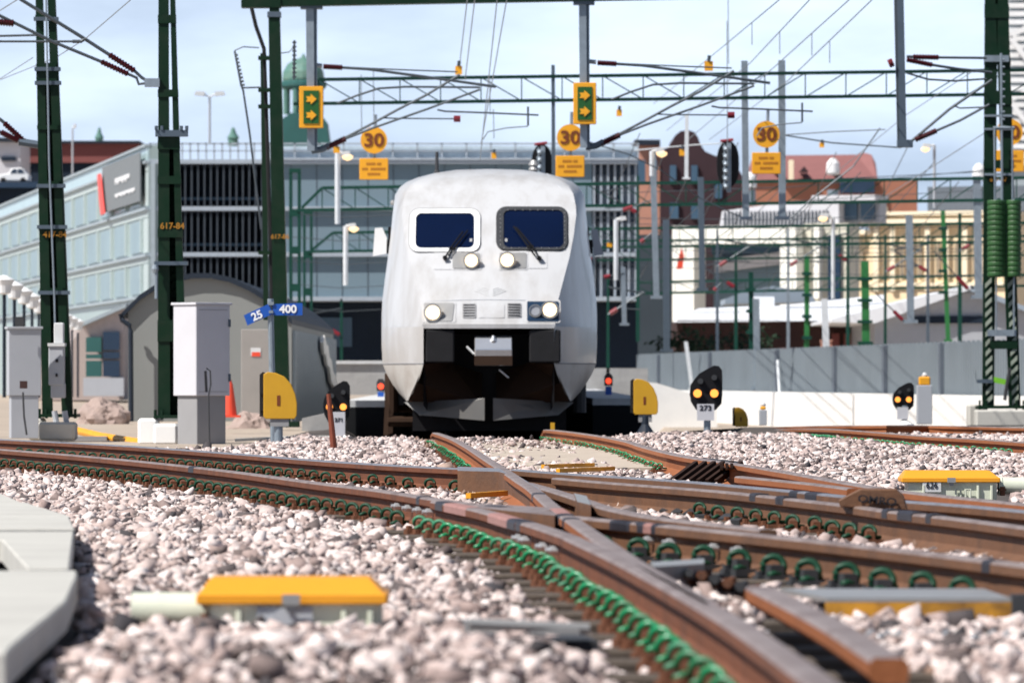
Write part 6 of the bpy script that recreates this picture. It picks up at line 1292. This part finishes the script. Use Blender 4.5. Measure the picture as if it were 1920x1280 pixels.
# sheds
Y = 240; t = thing('white_roofed_shed', 'long dark walled shed with a white sheet roof behind the fence', 'building', pt(1400, 690, Y))
m = MB(); m.prism([pt(1262, 604, Y), pt(1310, 578, Y + 8), pt(1408, 574, Y + 8), pt(1408, 556, Y + 8), pt(1452, 556, Y + 8), pt(1452, 574, Y + 8), pt(1660, 552, Y + 8), pt(1660, 600, Y)], (0, 1.2, 0)); m.build('roof', 'roofw', t); m = MB(); m.pprism([(1360, 560), (1400, 545), (1450, 536), (1520, 548), (1530, 566), (1360, 570)], Y + 12, 6); m.build('rear_roof', 'roofg', t)
m = MB(); m.pbox(1270, 600, 1650, 760, Y + .5, 9); m.build('wall', 'brownd', t); m = MB()
for x in range(1560, 1650, 22): m.pbox(x, 625, x + 14, 660, Y + .3, .3)
m.build('red_panel', 'redb', t)
Y = 225; t = thing('gabled_shed', 'grey gabled shed with a white roof slope right of the dark shed', 'building', pt(1740, 690, Y))
m = MB(); m.pprism([(1640, 760), (1640, 602), (1820, 545), (1960, 596), (1960, 760)], Y, 20); m.build('gable_wall', 'cabg', t)
m = MB(); m.prism([pt(1560, 598, Y - .6), pt(1820, 534, Y - .6), pt(1828, 540, Y - .6), pt(1640, 606, Y - .6), pt(1560, 604, Y - .6)], (0, 22, 0)); m.build('roof', 'roofw', t); m = MB(); m.prism([pt(1820, 534, Y - .6), pt(1968, 592, Y - .6), pt(1968, 600, Y - .6), pt(1820, 546, Y - .6)], (0, 22, 0)); m.build('far_roof', 'roofg', t)
m = MB(); m.pbox(1712, 592, 1846, 606, Y - .15, .2); m.build('dark_opening', 'navy', t)
# tower at the right edge
Y = 900; s = Y / F; t = thing('white_tower_block', 'white high rise with striped storeys and diagonal braces at the right edge', 'building', pt(1960, 420, Y))
m = MB(); m.pbox(1892, -60, 2040, 480, Y + 1, 14); m.build('core', 'navy2' if False else 'bandg', t); m = MB()
for i in range(24): m.pbox(1889, -56 + i * 15.5, 2044, -56 + i * 15.5 + 9, Y, 16)
m.build('storey_bands', 'white', t); m = MB()
for i in range(3):
    y = -60 + i * 120; m.bar(pt(1893, y + 10, Y - 1.5), pt(1960, y + 95, Y - 1.5), .8, .8); m.bar(pt(1960, y + 95, Y - 1.5), pt(1893, y + 128, Y - 1.5), .8, .8)
m.build('diagonal_brace', 'white', t)
# far signals seen from behind
for cx, yt, Y, w, lab in ((1365, 264, 115, 42, 'black oval signal head seen from behind, left of the third speed sign'), (1016, 270, 116, 40, 'black oval signal head just above the train roof')):
    t = thing('main_signal', lab, 'signal', pt(cx, yt + 95, Y)); h = 88
    m = MB(); m.pprism([(cx + w / 2 * math.cos(a) , yt + h / 2 + h / 2 * math.copysign(abs(math.sin(a)) ** .75, math.sin(a))) for a in [2 * math.pi * k / 28 for k in range(28)]], Y, .06); m.build('backboard', 'black', t)
    m = MB(); m.pbox(cx - 2, yt + 4, cx + 6, yt + 96, Y - .12, .10); m.pbox(cx - 8, yt + 6, cx - 5, yt + 88, Y - .14, .04)
    for i in range(6): m.tube([pt(cx - 10, yt + 12 + i * 14, Y - .16), pt(cx + 2, yt + 12 + i * 14, Y - .16)], .025, 6); m.lathe([(.03, -.04), (.06, 0), (.03, .04)], pt(cx - 4, yt + 16 + i * 14, Y - .18), 8)
    m.build('bracket_ladder', 'galv', t); m = MB(); m.tube([pt(cx - 14, yt + 1, Y - .05), pt(cx + 10, yt - 2, Y - .05)], .035, 6); m.build('red_rim', 'insred', t)
# ------------------------------------------------------------ fence and white wall on the right
def along_wall(px, py): pass
P0 = pt(1196, HY, 192); P1 = pt(1850, HY, 121); P2 = P1 + (P1 - P0) * .35
def wq2(a, b, z0, z1, off, d):
    u = (b - a).normalized(); n = Vector((u.y, -u.x, 0)); n = n if n.y < 0 else -n
    return [Vector((p.x, p.y, z)) for z in (z0, z1) for p in (a + n * off, b + n * off, b + n * (off - d), a + n * (off - d))]
fn = thing('fence', 'grey vertical slat fence standing behind the white concrete wall', 'fence', (P0.x, P0.y, .2))
m = MB(); m.hexa(wq2(P0, P2, -.2, 1.33, 0, .03)); m.build('panel', 'fence', fn); L_ = (P2 - P0).length; u = (P2 - P0) / L_
m = MB(); n = 300
for i in range(n): a = P0 + u * (L_ * i / n); m.hexa(wq2(a, a + u * (L_ / n * .5), -.2, 1.37 + .03 * (i % 2), .05, .05))
m.build('slats', 'fence', fn)
for t_ in (.10, .30, .52, .68, .80, .92):
    a = P0 + u * (L_ * t_ * .74); m = MB(); m.hexa(wq2(a, a + u * .35, -.2, 1.36, .14, .1)); m.build('post', 'fenced', fn)
ww = thing('concrete_wall', 'low white concrete wall below the grey slat fence', 'wall', (P0.x, P0.y, -.8))
zt0 = lambda t: .06 + .16 * t
n = 14
for i in range(n):
    a = P0 + u * (L_ * i / n) ; b = P0 + u * (L_ * (i + 1) / n - .02); q = wq2(a, b, -1.4, .22, .5, .35)
    m = MB(); m.hexa(q); m.build('wall_panel', 'concw', ww)
m = MB(); a = pt(1205, HY, 150); m.prism([pt(1208, 830, 150), pt(1212, 716, 150), pt(1232, 718, 150), pt(1270, 730, 150), pt(1330, 748, 150), pt(1345, 760, 150), pt(1345, 830, 150)], (0, .6, 0)); o = m.build('ramp_wall', 'concw', None, loc=pt(1270, 830, 150)); setp(o, 'white sloping ramp wall right of the yellow signal back', 'wall')
for x0, y0, x1, y1, lab in ((1676, 660, 1686, 728, 'white leaning strut against the fence, right one'), (1458, 676, 1462, 740, 'white leaning strut against the fence, left one')):
    m = MB(); m.tube([pt(x0, y0, 119 + (1850 - x0) * .09), pt(x1, y1, 118 + (1850 - x0) * .09)], .04, 6); o = m.build('strut', 'pole', None, loc=pt(x1, y1, 119)); setp(o, lab, 'strut')
# barrier behind the platforms, left of the train, and right
t = thing('concrete_barrier', 'grey concrete barrier behind the left platform', 'barrier', pt(680, 735, 150)); m = MB(); m.pbox(600, 682, 800, 740, 150, .5); m.build('wall', 'concd', t); m = MB(); m.pbox(598, 676, 802, 682, 149.9, .7); m.build('coping', 'plat', t)
m = MB(); m.pbox(1090, 690, 1215, 745, 165, .5); o = m.build('concrete_barrier', 'concd', None, loc=pt(1150, 745, 165)); setp(o, 'grey concrete barrier behind the right platform', 'barrier')
# shrubs in front of the dark shed
def shrub(label, x0, x1, y0, y1, Y, n=700):
    a, b = pt(x0, y1, Y), pt(x1, y0, Y); m = MB(); rr = random.Random(x0)
    for i in range(n):
        k = rr.randrange(4); cx = a.x + (b.x - a.x) * (.15 + .23 * k) ; hz = (b.z - a.z) * (.75 + .25 * ((k * 7) % 3) / 2)
        p = Vector((cx + rr.gauss(0, .13) * (b.x - a.x), Y + rr.gauss(0, .5), a.z + hz * rr.random() ** .8)); r = rr.uniform(.06, .15)
        d1 = Vector((rr.gauss(0, 1), rr.gauss(0, 1), rr.gauss(0, 1))).normalized() * r; d2 = Vector((rr.gauss(0, 1), rr.gauss(0, 1), rr.gauss(0, 1))).normalized() * r
        m.add([p - d1, p + d2 * .5, p + d1, p - d2 * .5], [(0, 1, 2, 3)])
    t = thing('shrub', label, 'shrub', pt((x0 + x1) / 2, y1, Y)); m.build('foliage', 'leaf', t); m = MB()
    for k in range(4): m.tube([(a.x + (b.x - a.x) * (.15 + .23 * k), Y, a.z), (a.x + (b.x - a.x) * (.15 + .23 * k), Y, a.z + (b.z - a.z) * .6)], .03, 5)
    m.build('stem', 'wood', t)
shrub('dark shrub behind the fence right of the train', 1235, 1330, 612, 690, 205); shrub('dark shrub in front of the dark shed', 1330, 1450, 608, 690, 210)
# red brick and clutter below the shed roof
for x0, y0, x1, y1, Y, lab, mat in ((1540, 640, 1560, 680, 215, 'pink brick pier at the corner of the dark shed', 'brickp'), (1465, 655, 1490, 690, 215, 'red container end in front of the dark shed', 'redb')):
    m = MB(); m.pbox(x0, y0, x1, y1, Y, .6); m.pbox(x0 - 1, y0 - 3, x1 + 1, y0, Y - .05, .7); o = m.build('pier' if 'pier' in lab else 'container', mat, None, loc=pt(x0, y1, Y)); setp(o, lab, 'pier' if 'pier' in lab else 'container')

# ------------------------------------------------------------ thin masts and wires filling the yard behind the train
rr = random.Random(3)
for i, (x, y0, y1, w, Yv, mat, lab) in enumerate(((1112, 420, 650, 7, 155, 'galvd', 'thin grey mast just right of the right mirror'), (1140, 520, 700, 6, 165, 'gfar', 'thin green mast behind the right platform signal'), (1196, 330, 640, 7, 180, 'gfar', 'thin green mast before the pink brick wing'), (1345, 430, 690, 6, 185, 'galvd', 'thin grey mast inside the white framed opening'), (1380, 470, 700, 7, 190, 'gfar', 'thin green mast left of the dark green post'), (1478, 430, 690, 6, 200, 'galv', 'thin pale mast before the right leg of the white frame'), (1590, 420, 690, 7, 200, 'gfar', 'thin green mast left of the yellow building'), (1660, 440, 690, 6, 195, 'gfar', 'thin green mast before the tall yellow windows'), (1740, 440, 690, 6, 205, 'galvd', 'thin grey mast before the yellow building'), (1800, 400, 680, 8, 190, 'gfar', 'thin green mast left of the counterweight mast'), (640, 560, 690, 6, 200, 'gfar', 'thin green mast left of the train before the dark ground floor'), (690, 480, 690, 6, 210, 'galvd', 'thin grey mast left of the train nose'))):
    t = thing('catenary_mast', lab, 'mast', pt(x, y1, Yv)); s = Yv / F
    m = MB(); m.prism([pt(x - w * .35, y0, Yv), pt(x + w * .35, y0, Yv), pt(x + w * .5, y1, Yv), pt(x - w * .5, y1, Yv)], (0, w * s, 0)); m.build('shaft', mat, t)
    m = MB(); d = 1 if i % 2 else -1; m.tube([pt(x, y0 + 18, Yv), pt(x + d * 70, y0 + 30, Yv)], .03, 5); m.tube([pt(x, y0 + 70, Yv), pt(x + d * 66, y0 + 28, Yv)], .03, 5); m.tube([pt(x + d * 20, y0 + 58, Yv), pt(x + d * 60, y0 + 60, Yv)], .02, 5); m.build('cantilever_arm', 'wire', t)
    m = MB(); P0, P1 = pt(x, y0 + 70, Yv), pt(x + d * 66, y0 + 28, Yv); m.tube([P0.lerp(P1, .06), P0.lerp(P1, .26)], .07, 7); m.build('insulator', 'insred', t)
for i in range(10):
    x0 = 1085 + rr.random() * 120; y0 = 340 + i * 20 + rr.uniform(-8, 8); Yv = 150 + i * 5; k = rr.uniform(-.07, .05)
    wire('thin overhead wire crossing the yard right of the train', [pt(x0, y0, Yv), pt(x0 + 330, y0 + 330 * k + 9, Yv), pt(1850, y0 + (1850 - x0) * k, Yv)], .011, 'wire', 'overhead wires crossing the yard right of the train')
for i in range(14):
    a = pt(1200 + i * 46, 250 + (i * 37) % 130, 135); b = pt(1110 + i * 40, 430 + (i * 53) % 150, 240)
    wire('thin overhead wire running away above the tracks on the right', [a, a.lerp(b, .5) + Vector((0, 0, -.25)), b], .011, 'wire', 'overhead wires running away above the right tracks', [(a.lerp(b, .5) + Vector((0, 0, -.25)), a.lerp(b, .5) + Vector((0, 0, -1.1)))])
for i in range(5):
    y0 = 400 + i * 44; wire('thin overhead wire crossing left of the train', [pt(545, y0, 160 + i * 8), pt(640, y0 + 8, 160 + i * 8), pt(735, y0 + 3, 160 + i * 8)], .012, 'wire', 'overhead wires crossing left of the train')
